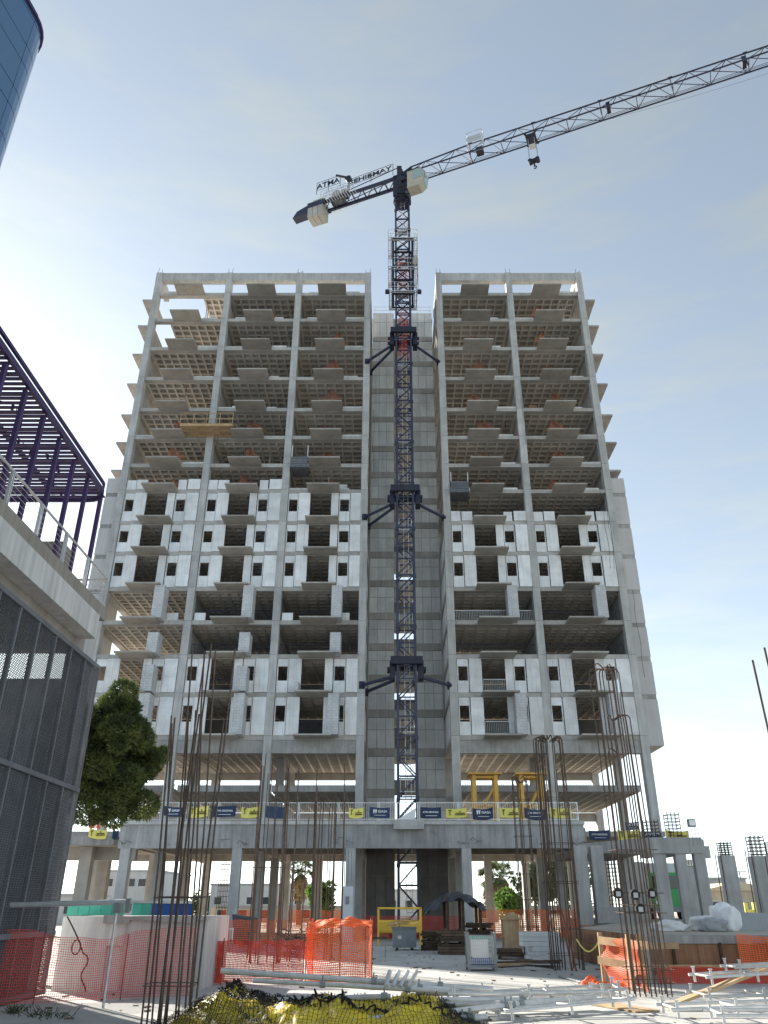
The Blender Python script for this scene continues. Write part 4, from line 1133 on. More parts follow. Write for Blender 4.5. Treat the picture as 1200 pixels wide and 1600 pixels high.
# ------------------------------------------------------------------ fence and banners on the podium edge
fence = thing('guard_fence', (-2, 52.2, PZ1), 'light grey guard fence with upright bars along the podium edge', 'fence')
XF0, XF1 = P(215, 1283, 52.2).x, P(905, 1283, 52.2).x
npn = 11; pw = (XF1 - XF0) / npn
def fpanel(mb, w, h=1.12):
    for x in (-w/2 + 0.03, w/2 - 0.03): mb.box(x - 0.025, x + 0.025, -0.025, 0.025, 0, h)
    for z in (0.1, h - 0.04): mb.box(-w/2, w/2, -0.02, 0.02, z - 0.02, z + 0.02)
    n = int(w / 0.14)
    for i in range(1, n): mb.box(-w/2 + i*w/n - 0.009, -w/2 + i*w/n + 0.009, -0.009, 0.009, 0.1, h - 0.04)
for i in range(npn):
    inst(('fp', round(pw, 3)), lambda m_: fpanel(m_, pw - 0.03), 'fence_panel', 'galvanised', fence, (XF0 + (i + 0.5)*pw, 52.2, PZ1 + 0.003))
def banner(px0, px1, py0, py1, Y, kind, label, text=None, sag=0.04, mirror=False, group=None):
    a_, b_ = P(px0, py1, Y), P(px1, py0, Y); w_, h_ = b_.x - a_.x, b_.z - a_.z
    t = thing('banner', ((a_.x + b_.x)/2, Y, a_.z), label, 'banner', group)
    mb = MB(); nx, nz = 10, 4; tilt = random.uniform(-0.14, 0.14); sag = random.uniform(0.02, 0.1); ph = random.uniform(0, 6)
    ys = lambda u: 0.03 * math.sin(u * 9 + ph) + 0.015*math.sin(u*23 + ph)
    vs_ = []
    for thick in (0.0, 0.012):
        for j in range(nz + 1):
            for i in range(nx + 1):
                u, v = i/nx, j/nz
                vs_.append((a_.x + u*w_, Y + ys(u) * (1 - 0.3*v) + thick, a_.z + v*h_ + tilt*(u - .5) - sag*math.sin(math.pi*u)*(1 if j in (0, nz) else .8)))
    N_ = (nx + 1)*(nz + 1); fs = []
    for j in range(nz):
        for i in range(nx):
            q = j*(nx+1) + i; fs.append((q, q+1, q+nx+2, q+nx+1)); fs.append((N_+q, N_+q+nx+1, N_+q+nx+2, N_+q+1))
    mb.add(vs_, fs)
    sheet_ = mb.build('cloth', 'yellow_banner' if kind == 'y' else 'navy_banner', t)
    yf = Y - 0.055
    if kind == 'y':
        mb = MB().box(a_.x + 0.12*w_, a_.x + 0.27*w_, yf - 0.004, yf, a_.z + 0.70*h_, a_.z + 0.80*h_); mb.box(a_.x + 0.17*w_, a_.x + 0.21*w_, yf - 0.004, yf, a_.z + 0.22*h_, a_.z + 0.70*h_)
        for q, (f0, f1) in enumerate(((0.46, 0.9), (0.43, 0.93))): mb.box(a_.x + f0*w_, a_.x + f1*w_, yf - 0.004, yf, a_.z + (0.40 - 0.17*q)*h_, a_.z + (0.50 - 0.17*q)*h_)
        mb.prism([(a_.x + 0.62*w_, a_.z + 0.58*h_), (a_.x + 0.72*w_, a_.z + 0.58*h_), (a_.x + 0.67*w_, a_.z + 0.74*h_)], 'y', yf - 0.004, yf)
        mb.build('print', 'dark_print', t)
    elif text:
        mb = MB(); tmp = MB(); tw = text_mb(tmp, text, 1.0, (0, 0, 0), (1, 0, 0), (0, 0, 1), 0.0, 0.02)
        x0 = 0.42 if text == 'GIASA' else 0.12; x1 = 0.88
        sc_ = (x1 - x0) * w_ / tw; sh = min(sc_, 0.36*h_ / 0.7)
        mb.add([(a_.x + x0*w_ + v[0]*sc_, yf, a_.z + 0.45*h_ + v[2]*sh) for v in tmp.v], tmp.f)
        mb.box(a_.x + 0.25*w_, a_.x + 0.8*w_, yf - 0.003, yf, a_.z + 0.17*h_, a_.z + 0.21*h_)
        if text == 'GIASA':
            for q in (0, 1): mb.prism([(a_.x + (0.2 + 0.1*q)*w_, a_.z + (0.38 + .02*q)*h_), (a_.x + (0.25 + .1*q)*w_, a_.z + (.38 + .02*q)*h_), (a_.x + (.28 + .1*q)*w_, a_.z + .78*h_), (a_.x + (.18 + .1*q)*w_, a_.z + .72*h_)], 'y', yf - 0.003, yf)
        mb.build('print', 'white_print', t)
    return t
YB = 52.08
ys_ = [(214, 246, 1260, 1276), (294, 326, 1260, 1276), (376, 408, 1260, 1276), (545, 568, 1262, 1277), (697, 729, 1263, 1277), (781, 812, 1262, 1277), (860, 891, 1262, 1277)]
for i, q in enumerate(ys_):
    banner(*q, YB, 'y', 'yellow warning banner on the podium fence, ' + ORD[i] + ' yellow from the left')
ns_ = [(255, 286, 1260, 1275, 'GIASA'), (332, 369, 1259, 1276, 'ATM GRUPASA'), (414, 446, 1260, 1278, None), (577, 609, 1261, 1277, 'GIASA'), (657, 689, 1261, 1278, 'ATM GRUPASA'), (739, 770, 1262, 1279, 'GIASA'), (820, 852, 1263, 1279, 'ATM GRUPASA')]
for i, (p0, p1, q0, q1, tx) in enumerate(ns_):
    banner(p0, p1, q0, q1, YB, 'n', 'navy banner with white print on the podium fence, ' + ORD[i] + ' navy from the left' if tx else 'plain dark navy banner on the podium fence behind the rebar', tx)
mb = MB(); a_, b_, c_ = P(617, 1283, 52.0), P(650, 1262, 52.0), P(648, 1280, 52.0)
mb.add([a_, b_, c_, a_ + Vector((0, .03, 0)), b_ + Vector((0, .03, 0)), c_ + Vector((0, .03, 0))], [(0,1,2), (3,5,4), (0,3,4,1), (1,4,5,2), (2,5,3,0)])
tag(mb.build('torn_sheet', 'white_bag'), 'torn white triangular sheet hanging on the podium fence before the crane mast', 'sheet')
banner(137, 168, 1295, 1309, 54.9, 'y', 'yellow warning banner on the low wing at the far left')
banner(175, 186, 1296, 1310, 54.85, 'n', 'small navy banner at the podium left corner', None)
banner(921, 952, 1297, 1312, 49.8, 'n', 'navy banner with white print on the right wing, leftmost of three', 'ATM GRUPASA')
banner(966, 1000, 1296, 1312, 49.8, 'y', 'yellow warning banner on the right wing behind the tall rebar cluster')
banner(978, 998, 1284, 1296, 55.0, 'n', 'navy banner high behind the tall rebar cluster', 'ATM')
banner(1005, 1033, 1299, 1312, 47.0, 'n', 'navy banner lettered AVISO on the right wing', 'AVISO')
banner(1042, 1075, 1297, 1314, 43.4, 'y', 'faded beige-yellow banner behind the rebar top on the right frame')
mb = MB()
def fn(u, v):
    p = P(138 + 18*u, 1294 - 18*v, 57); return (p.x, 57 + 0.2*math.sin(u*9 + v*3), p.z)
ribbons(mb, fn, 24, 18, 0.035); tag(mb.build('safety_net', 'orange_net'), 'orange safety net on the low wing under the tree', 'net')

# shoring towers on the deck behind the fence
for px0, px1, lab in ((741, 775, 'left yellow steel shoring tower on the podium deck'), (815, 846, 'right yellow steel shoring tower on the podium deck')):
    x0, x1 = P(px0, 1250, 57).x, P(px1, 1250, 57).x; zt = P(px0, 1212, 57).z
    t = thing('shoring_tower', ((x0+x1)/2, 57, PZ1), lab, 'scaffold')
    for x in (x0, x1):
        for y in (56.6, 57.6): piece('leg', 'shoring_yellow', t, x - 0.13, x + 0.13, y - 0.13, y + 0.13, PZ1 + 0.003, zt)
    mb = MB()
    for y in (56.6, 57.6):
        mb.bar((x0, y, PZ1 + 0.4), (x1, y, zt - 0.6), 0.1); mb.bar((x0, y, zt - 0.15), (x1, y, zt - 0.15), 0.14); mb.bar((x0, y, PZ1 + 1.4), (x1, y, PZ1 + 1.4), 0.1)
    mb.build('bracing', 'shoring_yellow', t)
    piece('platform', 'shoring_yellow', t, x0 - 0.4, x1 + 0.4, 56.2, 58.0, zt + 0.003, zt + 0.1)
# rail and lattice of bars at the mezzanine
mb = MB()
for C in (LC, RC):
    for a, b_ in zip(C[:-1], C[1:]):
        n = 40
        for i in range(n): 
            x = a + 0.35 + (b_ - a - 0.7)*i/n; mb.tube((x, 75.9, 8.3 + EYE), (x, 75.9, 10.2 + EYE), 0.03, 4)
t = mb.build('rear_bars', 'rebar', tower); t['kind'] = 'stuff'

# ------------------------------------------------------------------ hung work platforms and nets in the tower
def hung_platform(px0, px1, pyf, Y0, Y1, label, mat, railz=1.1, box=False):
    a_, b_ = P(px0, pyf, Y0), P(px1, pyf, Y0); z = a_.z
    t = thing('work_platform', ((a_.x+b_.x)/2, Y0, z), label, 'platform')
    n = max(3, int((b_.x - a_.x) / 0.35))
    for i in range(n):
        w_ = (b_.x - a_.x)/n; piece('plank', mat, t, a_.x + i*w_ + 0.01, a_.x + (i+1)*w_ - 0.01, Y0, Y1, z, z + 0.06)
    for y in (Y0 + 0.1, (Y0+Y1)/2, Y1 - 0.1): piece('joist', 'lumber', t, a_.x, b_.x, y - 0.05, y + 0.05, z - 0.16, z - 0.003)
    mb = MB()
    for zz in (0.5, railz):
        mb.bar((a_.x, Y0, z + zz), (b_.x, Y0, z + zz), 0.06); mb.bar((a_.x, Y1, z + zz), (b_.x, Y1, z + zz), 0.06)
    for i in range(5):
        x = a_.x + (b_.x - a_.x)*i/4; mb.bar((x, Y0, z), (x, Y0, z + railz), 0.05); mb.bar((x, Y1, z), (x, Y1, z + railz), 0.05)
    mb.build('guard_rail', 'lumber' if not box else 'galvanised', t)
    return t
hung_platform(281, 363, 662, 57.9, 59.85, 'wooden work platform hung on the left block between two bays', 'lumber')
for px0, px1, pyb, pyt, lab in ((454, 480, 729, 700, 'grey steel loading platform on an upper balcony bay of the left block'), (705, 733, 768, 742, 'dark steel loading platform on an upper balcony bay of the right block')):
    a_ = P(px0, pyb, 59.2); b_ = P(px1, pyb, 59.2); zt = P(px0, pyt, 59.2).z
    t = thing('loading_platform', ((a_.x+b_.x)/2, 59.2, a_.z), lab, 'platform')
    piece('deck', 'mesh_metal', t, a_.x, b_.x, 59.28, 61.0, a_.z, a_.z + 0.12)
    for k in range(4): piece('side_board', 'mesh_metal', t, a_.x, b_.x, 59.3, 59.36, a_.z + 0.14 + k*0.24, a_.z + 0.35 + k*0.24)
    for x in (a_.x + 0.04, b_.x - 0.04): piece('post', 'galvanised', t, x - 0.04, x + 0.04, 59.38, 59.46, a_.z + 0.13, zt + 0.4)
random.seed(21)
for bi, (bn, C) in enumerate(blocks):
    for j, a in enumerate(C[:-1]):
        for k in range(7, 15):
            if random.random() < 0.3 or k == 7: continue
            if bn == 'L' and j == 0 and k > 12: continue
            z = FZ[k] - 0.02; xc = a + 3.5 + random.uniform(-0.5, 0.5); w_ = random.uniform(0.7, 1.5); d_ = random.uniform(0.8, 1.3); Y = 61.6 + random.uniform(0, 0.8)
            def fn(u, v, xc=xc, w_=w_, d_=d_, Y=Y, z=z, sd=k + 7*j):
                ww = w_ * (0.25 + 0.75*v)
                return (xc + (u - 0.5)*2*ww + 0.1*math.sin(v*7 + sd), Y + 0.18*math.sin(u*8 + sd) + 0.1*v, z - d_*v - 0.1*math.sin(u*6 + sd))
            mb = MB(); ribbons(mb, fn, 18, 14, 0.03)
            side = 'left' if bn == 'L' else 'right'
            tag(mb.build('safety_net', 'dusty_net'), f'dusty net scrap, {side} block, {ORD[j]} bay from left, {ORD[14 - k]} storey from top', 'net', 'orange net scraps hanging in the open upper bays')

# ------------------------------------------------------------------ rebar clusters
def rebar_cluster(label, bars, ties=(), r=0.018, hook=0.0, mat='rebar', name='rebar_cluster'):
    """bars: list of (x, y, z0, ztop, lean); ties: list of (z, xa, xb, ya, yb)"""
    bx_ = sum(b_[0] for b_ in bars)/len(bars); by_ = sum(b_[1] for b_ in bars)/len(bars)
    t = thing(name, (bx_, by_, min(b_[2] for b_ in bars)), label, 'rebar')
    for (x, y, z0, z1, ln) in bars:
        mb = MB(); q = Vector((x + ln, y + ln*0.5, z1)); m_ = Vector((x + ln*0.35 + random.uniform(-.01, .01), y, (z0+z1)/2))
        mb.tube((x, y, z0), m_, r, 6); mb.tube(m_, q, r, 6)
        if hook:
            d = (Vector((bx_, by_, 0)) - Vector((x, y, 0))); d.z = 0; d = d.normalized() if d.length > 0.01 else Vector((1,0,0))
            mb.path([q, q + Vector((d.x*0.05, d.y*0.05, 0.07)), q + d*0.16 + Vector((0,0,0.1)), q + d*(0.16 + hook)], r, 6)
        mb.build('bar', mat, t)
    for (z, xa, xb, ya, yb) in ties:
        MB().path([(xa,ya,z),(xb,ya,z),(xb,yb,z+.02),(xa,yb,z+.02),(xa,ya,z)], 0.008, 4).build('tie_hoop', mat, t)
    return t
random.seed(5)
def cluster_bars(x0, x1, y0, y1, z0, z1, n, dz=0.4, lean=0.06):
    out = []
    for i in range(n):
        side = i % 4
        u = random.random()
        x = (x0 + (x1-x0)*u) if side in (0, 2) else (x0 if side == 1 else x1); y = (y0 if side == 0 else y1) if side in (0, 2) else y0 + (y1-y0)*u
        out.append((x, y, z0, z1 - random.uniform(0, dz), random.uniform(-lean, lean)))
    return out
# left foreground cluster
Yl = 14.6
bars = []
for pxb, pxt, pyt in ((212, 268, 1118), (219, 272, 1120), (226, 268, 1130), (233, 284, 1020), (240, 300, 1015), (247, 292, 1120), (254, 305, 1010), (266, 308, 1112), (275, 313, 1120), (268, 320, 1018), (281, 335, 1012), (290, 306, 1125), (240, 275, 1115), (297, 333, 1015)):
    a_ = P(pxb + 12, 1560, Yl); z1 = P(pxt, pyt, Yl).z; top = P(pxt, pyt, Yl)
    bars.append((a_.x, Yl + random.uniform(-0.25, 0.25), 0, z1, top.x - a_.x if abs(top.x - a_.x) < 0.25 else 0.1))
xs = [b_[0] for b_ in bars]
rebar_cluster('tall cluster of thin rusty bars at the left foreground', bars, [(z, min(xs)+.02, max(xs)-.05, Yl-.2, Yl+.2) for z in (0.6, 1.85)], r=0.0155)
# right big cluster
Yr = 20.0
bars = []
for i in range(16):
    a_ = 5.25 + 0.85*(i/15); y = Yr + (0.35 if i % 2 else -0.35) + random.uniform(-.05, .05)
    bars.append((a_, y, 0, 5.5 + EYE - random.choice((0, 0, .1, 1.3, 2.1)), -0.08 + random.uniform(-.04, .04)))
rebar_cluster('tallest cluster of hooked rusty bars at the right beside the wooden guard', bars, [(z, 5.2, 6.15, 19.6, 20.4) for z in (0.25, 0.5, 1.6, 2.0, 2.9)] + [(1.75, 5.4, 6.0, 19.5, 20.5)], r=0.0175, hook=0.25)
# spacer blocks tied in the cluster
t = thing('bar_spacer', (5.7, 19.5, 1.6), 'dark plastic spacer blocks clipped in the tallest rebar cluster', 'spacer')
for px, py in ((965, 1396), (992, 1398), (1018, 1396), (1000, 1420)):
    p = P(px, py, 19.35); MB().prism([(p.x + 0.11*math.cos(R(45*k+22)), p.z + 0.11*math.sin(R(45*k+22))) for k in range(8)], 'y', 19.3, 19.42).build('block', 'rubber', t); piece('face', 'house_grey', t, p.x - 0.05, p.x + 0.05, 19.28, 19.297, p.z - 0.06, p.z + 0.04)
# second right cluster
bars = cluster_bars(5.05, 5.95, 27.7, 28.5, 0, 5.3 + EYE, 20, 0.15)
rebar_cluster('dark rebar column cage right of the white box stack', bars, [(z, 5.0, 6.0, 27.65, 28.55) for z in (0.4, 1.1, 2.4, 2.46, 3.6, 5.0)], r=0.02, hook=0.2)
t = rebar_cluster('two orange primed bars leaning on the dark rebar cage', [(5.5, 27.4, 0, 1.75, -0.3), (5.62, 27.4, 0, 1.7, -0.33)], r=0.03, mat='rust', name='leaning_bars')
p = P(815, 1300, 37)
rebar_cluster('slim rebar cage behind the wooden box on the right', cluster_bars(p.x - 0.25, p.x + 0.4, 36.8, 37.5, 0, P(810, 1212, 37).z, 12, 0.3), [(z, p.x - 0.3, p.x + 0.45, 36.75, 37.55) for z in (1, 2, 3, 4.5, 6)], r=0.019, hook=0.18)
p = P(425, 1300, 31)
rebar_cluster('tall rebar cluster left of the middle in front of the podium', cluster_bars(p.x - 0.55, p.x + 0.5, 30.7, 31.5, 0, P(437, 1175, 31).z, 16, 1.2), [(z, p.x - 0.6, p.x + 0.55, 30.65, 31.55) for z in (0.4, 0.9, 3.0)], r=0.018)
p = P(515, 1300, 33)
rebar_cluster('tall rebar cluster just left of the white pillar', cluster_bars(p.x - 0.6, p.x + 0.55, 32.7, 33.5, 0, P(510, 1190, 33).z, 17, 2.0), [(0.3 + 0.13*z, p.x - 0.35, p.x + 0.35, 32.65, 33.55) for z in range(9)], r=0.018)
p = P(462, 1300, 32)
rebar_cluster('single pair of bars between the two middle clusters', [(p.x, 32, 0, P(470, 1200, 32).z, 0.0), (p.x + 0.35, 32.2, 0, 4.8, 0.1), (p.x - 0.1, 32.2, 0, 3.4, 0.05)], r=0.026)
# bars at the right edge of the picture
p = P(1175, 1032, 14); q = P(1197, 1010, 14)
rebar_cluster('bar pair at the right edge near the picture frame', [(p.x + 0.05, 14, 0, p.z, -0.05), (q.x + 0.05, 14.1, 0, q.z, -0.05), (q.x + 0.12, 13.8, 0, 2.7, 0)], r=0.02)
# far cages
def cage(label, px, pyb, pyt, Y, w=0.3, n=7, z0=None):
    p = P(px, pyb, Y); zt = P(px, pyt, Y).z; zb = p.z if z0 is None else z0
    t = thing('rebar_cage', (p.x, Y, zb), label, 'rebar')
    for sx in (-1, -0.33, 0.33, 1):
        for sy in (-1, 1): MB().tube((p.x + sx*w, Y + sy*w, zb), (p.x + sx*w, Y + sy*w, zt), 0.022, 5).build('bar', 'rebar', t)
    for i in range(n):
        z = zb + (zt - zb)*(i + 0.3)/n
        MB().path([(p.x - w, Y - w, z), (p.x + w, Y - w, z), (p.x + w, Y + w, z), (p.x - w, Y + w, z), (p.x - w, Y - w, z)], 0.016, 4).build('tie_hoop', 'rebar', t)
cage('rebar cage standing on the right frame beside the floodlight', 1055, 1318, 1270, 43.5, 0.3, 9)
cage('short rebar cage on the right frame at the tower corner', 1021, 1318, 1281, 46.8, 0.32, 7)
cage('thin far rebar cage behind the left podium column', 345, 1440, 1345, 72, 0.38, 13, 0.0)
cage('rebar cage between the paired columns on the right', 966, 1440, 1340, 50, 0.28, 16, 1.0)
# free-standing columns with cages
def free_column(label, px, pyt, Y, w, pycage):
    p = P(px, pyt, Y)
    t = thing('concrete_column', (p.x, Y, 0.9), label, 'column')
    piece('shaft', 'concrete_column', t, p.x - w, p.x + w, Y - w, Y + w, 0.9, p.z)
    zc = P(px, pycage, Y).z; mb = MB()
    for sx in (-1, -.33, .33, 1):
        for sy in (-1, 1): mb.tube((p.x + sx*(w-.06), Y + sy*(w-.06), p.z - 0.01), (p.x + sx*(w-.06), Y + sy*(w-.06), zc), 0.02, 5)
    for i in range(6):
        z = p.z + (zc - p.z)*(i + .5)/6; v = w - 0.05
        mb.path([(p.x-v,Y-v,z),(p.x+v,Y-v,z),(p.x+v,Y+v,z),(p.x-v,Y+v,z),(p.x-v,Y-v,z)], 0.015, 4)
    mb.build('rebar_top', 'rebar', t)
    mb = MB()
    for dx in (0.1, 0.35): mb.tube((p.x - w - dx, Y - 0.3, 1.0), (p.x - w - dx + .05, Y - 0.3, zc - 0.2*dx*8), 0.022, 5)
    mb.build('loose_bar', 'rebar', t)
free_column('slender free-standing concrete column with rebar top, left of the pair at right', 1134, 1337, 40, 0.3, 1316)
free_column('thicker free-standing concrete column with rebar top near the right edge', 1184, 1338, 37, 0.33, 1306)
free_column('short far column with rebar top seen through the right frame', 1077, 1354, 56, 0.33, 1343)
free_column('concrete column with rebar top cut by the right picture edge', 1214, 1334, 34.0, 0.33, 1315)
# flood light on a bar stand
p = P(1085, 1318, 42.0); zt = P(1085, 1292, 42).z
t = thing('floodlight', p, 'small floodlight on a frame of thin bars on the right wing', 'lamp')
mb = MB()
for dx in (-0.25, -0.05, 0.15, 0.32): mb.tube((p.x + dx, 42, p.z - 0.1), (p.x + dx*0.8, 42, zt), 0.015, 4)
mb.build('stand', 'grey_metal', t)
mb = MB().box(p.x - 0.17, p.x + 0.2, 41.9, 42.1, zt, zt + 0.36); mb.build('housing', 'grey_metal', t); piece('lens', 'galvanised', t, p.x - 0.13, p.x + 0.16, 41.87, 41.897, zt + 0.05, zt + 0.31)

# ------------------------------------------------------------------ site furniture in the yard
random.seed(31)
# white utility pillar in front of the podium column
a_, b_ = P(535, 1385, 50.5), P(552, 1385, 50.5)
t = thing('utility_pillar', ((a_.x+b_.x)/2, 50.5, 0), 'white painted pillar with small socket box before the podium column', 'pillar')
piece('pillar', 'house_white', t, a_.x, b_.x, 50.3, 51.2, 0, a_.z); piece('socket_box', 'grey_metal', t, (a_.x+b_.x)/2 - 0.1, (a_.x+b_.x)/2 + 0.1, 50.24, 50.297, 1.9, 2.3)
mb = MB()
for dx in (0.1, 0.3, 0.5): mb.tube((a_.x + dx, 50.6, a_.z), (a_.x + dx, 50.6, PZ0 + 0.6), 0.03, 5)
mb.build('conduit', 'grey_metal', t)
# yellow guard basket
a_, b_ = P(591, 1455, 45), P(658, 1455, 45)
t = thing('guard_basket', ((a_.x+b_.x)/2, 45, 0), 'yellow steel guard basket in front of the crane base', 'basket')
zt = P(591, 1419, 45).z; zm = P(591, 1440, 45).z; zb = P(591, 1456, 45).z
mb = MB()
for x in (a_.x, b_.x):
    for y in (45, 46.2): mb.bar((x, y, 0), (x, y, zt), 0.09)
for y in (45, 46.2): mb.bar((a_.x, y, zt), (b_.x, y, zt), 0.09); mb.bar((a_.x, y, zm), (b_.x, y, zm), 0.12)
for x in (a_.x, b_.x): mb.bar((x, 45, zt), (x, 46.2, zt), 0.09)
mb.build('frame', 'yellow_paint', t)
for x0, x1 in ((a_.x + 0.05, (a_.x+b_.x)/2 - 0.02), ((a_.x+b_.x)/2 + 0.02, b_.x - 0.05)): piece('kick_plate', 'yellow_paint', t, x0, x1, 44.95, 44.99, zb, zm - 0.07)
piece('floor_plate', 'yellow_paint', t, a_.x + 0.05, b_.x - 0.05, 45.06, 46.1, zb - 0.06, zb - 0.003)
# grey tool chest
a_, b_ = P(613, 1483, 41), P(650, 1483, 41)
t = thing('tool_chest', ((a_.x+b_.x)/2, 41, 0), 'grey steel tool chest with timber offcuts on its lid', 'chest')
piece('body', 'grey_metal', t, a_.x, b_.x, 40.4, 41.2, 0.1, 0.85); piece('lid', 'grey_metal', t, a_.x - 0.03, b_.x + 0.03, 40.36, 41.24, 0.853, 0.93)
for x in (a_.x + 0.15, b_.x - 0.25): piece('skid', 'dark_lumber', t, x, x + 0.12, 40.45, 41.15, 0.0, 0.097)
piece('label_plate', 'white_print', t, a_.x + 0.25, a_.x + 0.42, 40.385, 40.397, 0.45, 0.58)
for i in range(6):
    x = a_.x + random.uniform(-0.3, 0.5); tag(MB().bar((x, 40.6 + 0.1*i, 0.97 + 0.03*i), (x + 1.0, 40.5 + 0.12*i, 1.0 + 0.03*i + random.uniform(0, .25)), 0.09, 0.03).build('timber_offcut', 'lumber'), ['long flat', 'second', 'short', 'thin', 'tilted', 'topmost'][i] + ' timber offcut lying on the grey tool chest', 'timber', 'offcuts on the tool chest')
# small trestle
a_ = P(594, 1495, 35)
t = thing('trestle', (a_.x, 35, 0), 'small dark metal trestle beside the orange net', 'trestle')
piece('top', 'dark_lumber', t, a_.x - 0.55, a_.x + 0.25, 34.8, 35.2, 0.62, 0.68)
for x in (a_.x - 0.5, a_.x + 0.2):
    for y in (34.84, 35.16): piece('leg', 'grey_metal', t, x - 0.02, x + 0.02, y - 0.02, y + 0.02, 0, 0.617)
# black tarp canopy on posts
a_, b_ = P(663, 1418, 38), P(757, 1418, 38); zc = P(710, 1395, 38).z; ze = P(663, 1417, 38).z
t = thing('tarp_canopy', ((a_.x+b_.x)/2, 38, 0), 'black plastic tarp stretched over posts above the timber stacks', 'canopy')
mb = MB(); nx, ny = 26, 12; W_ = b_.x - a_.x
for j in range(ny + 1):
    for i in range(nx + 1):
        u, v = i/nx, j/ny; x = a_.x + u*W_
        hgt = ze + (zc - ze) * (1 - abs(2*u - 1.06)**1.6) + 0.07*math.sin(u*26 + 3*math.sin(v*7)) - 0.25*abs(2*v - 1)**2 + 0.05*noise(u*9, v*9)
        mb.v.append((x, 37.0 + 2.4*v + 0.15*math.sin(u*7), hgt))
mb.f += [(j*(nx+1)+i, j*(nx+1)+i+1, (j+1)*(nx+1)+i+1, (j+1)*(nx+1)+i) for j in range(ny) for i in range(nx)]
tp = mb.build('tarp', 'black_tarp', t, smooth=True); md = tp.modifiers.new('thickness', 'SOLIDIFY'); md.thickness = 0.015
for fx in (0.36, 0.62, 0.9):
    for y in (37.3, 39.1): piece('post', 'dark_lumber', t, a_.x + fx*W_ - 0.06, a_.x + fx*W_ + 0.06, y, y + 0.12, 0, zc - (0.35 if fx > 0.8 else 0.15))
# timber stacks under the canopy
def timber_stack(px0, px1, pyb, pyt, Y, depth, label, mat='dark_lumber', th=0.1):
    a_, b_ = P(px0, pyb, Y), P(px1, pyb, Y); ht = P(px0, pyt, Y).z
    t = thing('timber_stack', ((a_.x+b_.x)/2, Y, 0), label, 'timber')
    z = 0.0; k = 0
    while z < ht - th:
        nb = 4; off = random.uniform(-0.07, 0.07)
        for i in range(nb):
            w_ = depth/nb
            piece('timber', mat, t, a_.x + off + random.uniform(-.05, .05), b_.x + off + random.uniform(-.05, .05), Y + i*w_ + 0.01, Y + (i+1)*w_ - 0.01, z + 0.005, z + th - 0.008)
        z += th; k += 1
        if k % 4 == 0:
            for x in (a_.x + 0.3, b_.x - 0.3): piece('spacer', mat, t, x - 0.05, x + 0.05, Y, Y + depth, z, z + 0.06)
            z += 0.065
    return t
timber_stack(688, 735, 1495, 1448, 36.5, 1.6, 'dark brown timber stack under the black canopy, the front one')
timber_stack(735, 772, 1490, 1441, 38.2, 1.4, 'dark brown timber stack under the black canopy, the right one')
timber_stack(662, 690, 1478, 1452, 40, 1.4, 'dark brown timber stack under the canopy beside the tool chest')
# wire crate with a white drum box
a_, b_ = P(732, 1518, 27.6), P(774, 1518, 27.6)
t = thing('wire_crate', ((a_.x+b_.x)/2, 27.6, 0), 'galvanised wire-mesh crate standing on the open yard', 'crate')
ht = P(732, 1456, 27.6).z; y0, y1 = 27.3, 28.1
for x in (a_.x, b_.x):
    for y in (y0, y1): piece('post', 'grey_metal', t, x - 0.03, x + 0.03, y - 0.03, y + 0.03, 0.0, ht)
piece('base', 'grey_metal', t, a_.x - 0.05, b_.x + 0.05, y0 - 0.05, y1 + 0.05, 0.1, 0.17)
for (p, q) in (((a_.x, y0), (b_.x, y0)), ((b_.x, y0), (b_.x, y1)), ((a_.x, y1), (b_.x, y1)), ((a_.x, y0), (a_.x, y1))):
    mb = MB(); ribbons(mb, lambda u, v, p=p, q=q: (p[0] + (q[0]-p[0])*u, p[1] + (q[1]-p[1])*u, 0.2 + (ht*0.9 - 0.2)*v), 14, 20, 0.008); mb.build('wire_side', 'galvanised', t)
t = thing('white_tank', ((a_.x+b_.x)/2, 27.7, 0.18), 'white plastic tank with green lid inside the wire crate', 'tank')
piece('body', 'white_bag', t, a_.x + 0.14, b_.x - 0.2, 27.4, 28.0, 0.35, ht - 0.2); piece('lid', 'green_panel', t, a_.x + 0.12, b_.x - 0.18, 27.38, 28.02, ht - 0.197, ht - 0.13); piece('pallet', 'blue_panel', t, a_.x + 0.1, b_.x - 0.1, 27.36, 28.04, 0.175, 0.345)
# wooden box with pitched lid
a_, b_ = P(789, 1478, 36), P(814, 1478, 36); ht = P(800, 1437, 36).z
t = thing('wooden_hut', ((a_.x+b_.x)/2, 36, 0), 'small raw-wood cupboard with pitched roof beside the slim rebar cage', 'cupboard')
piece('body', 'lumber', t, a_.x, b_.x, 36, 36.8, 0.0, ht); MB().prism([(a_.x - 0.1, ht + 0.003), (b_.x + 0.1, ht + 0.003), ((a_.x+b_.x)/2 + 0.1, ht + 0.28)], 'y', 35.9, 36.9).build('roof', 'lumber', t)
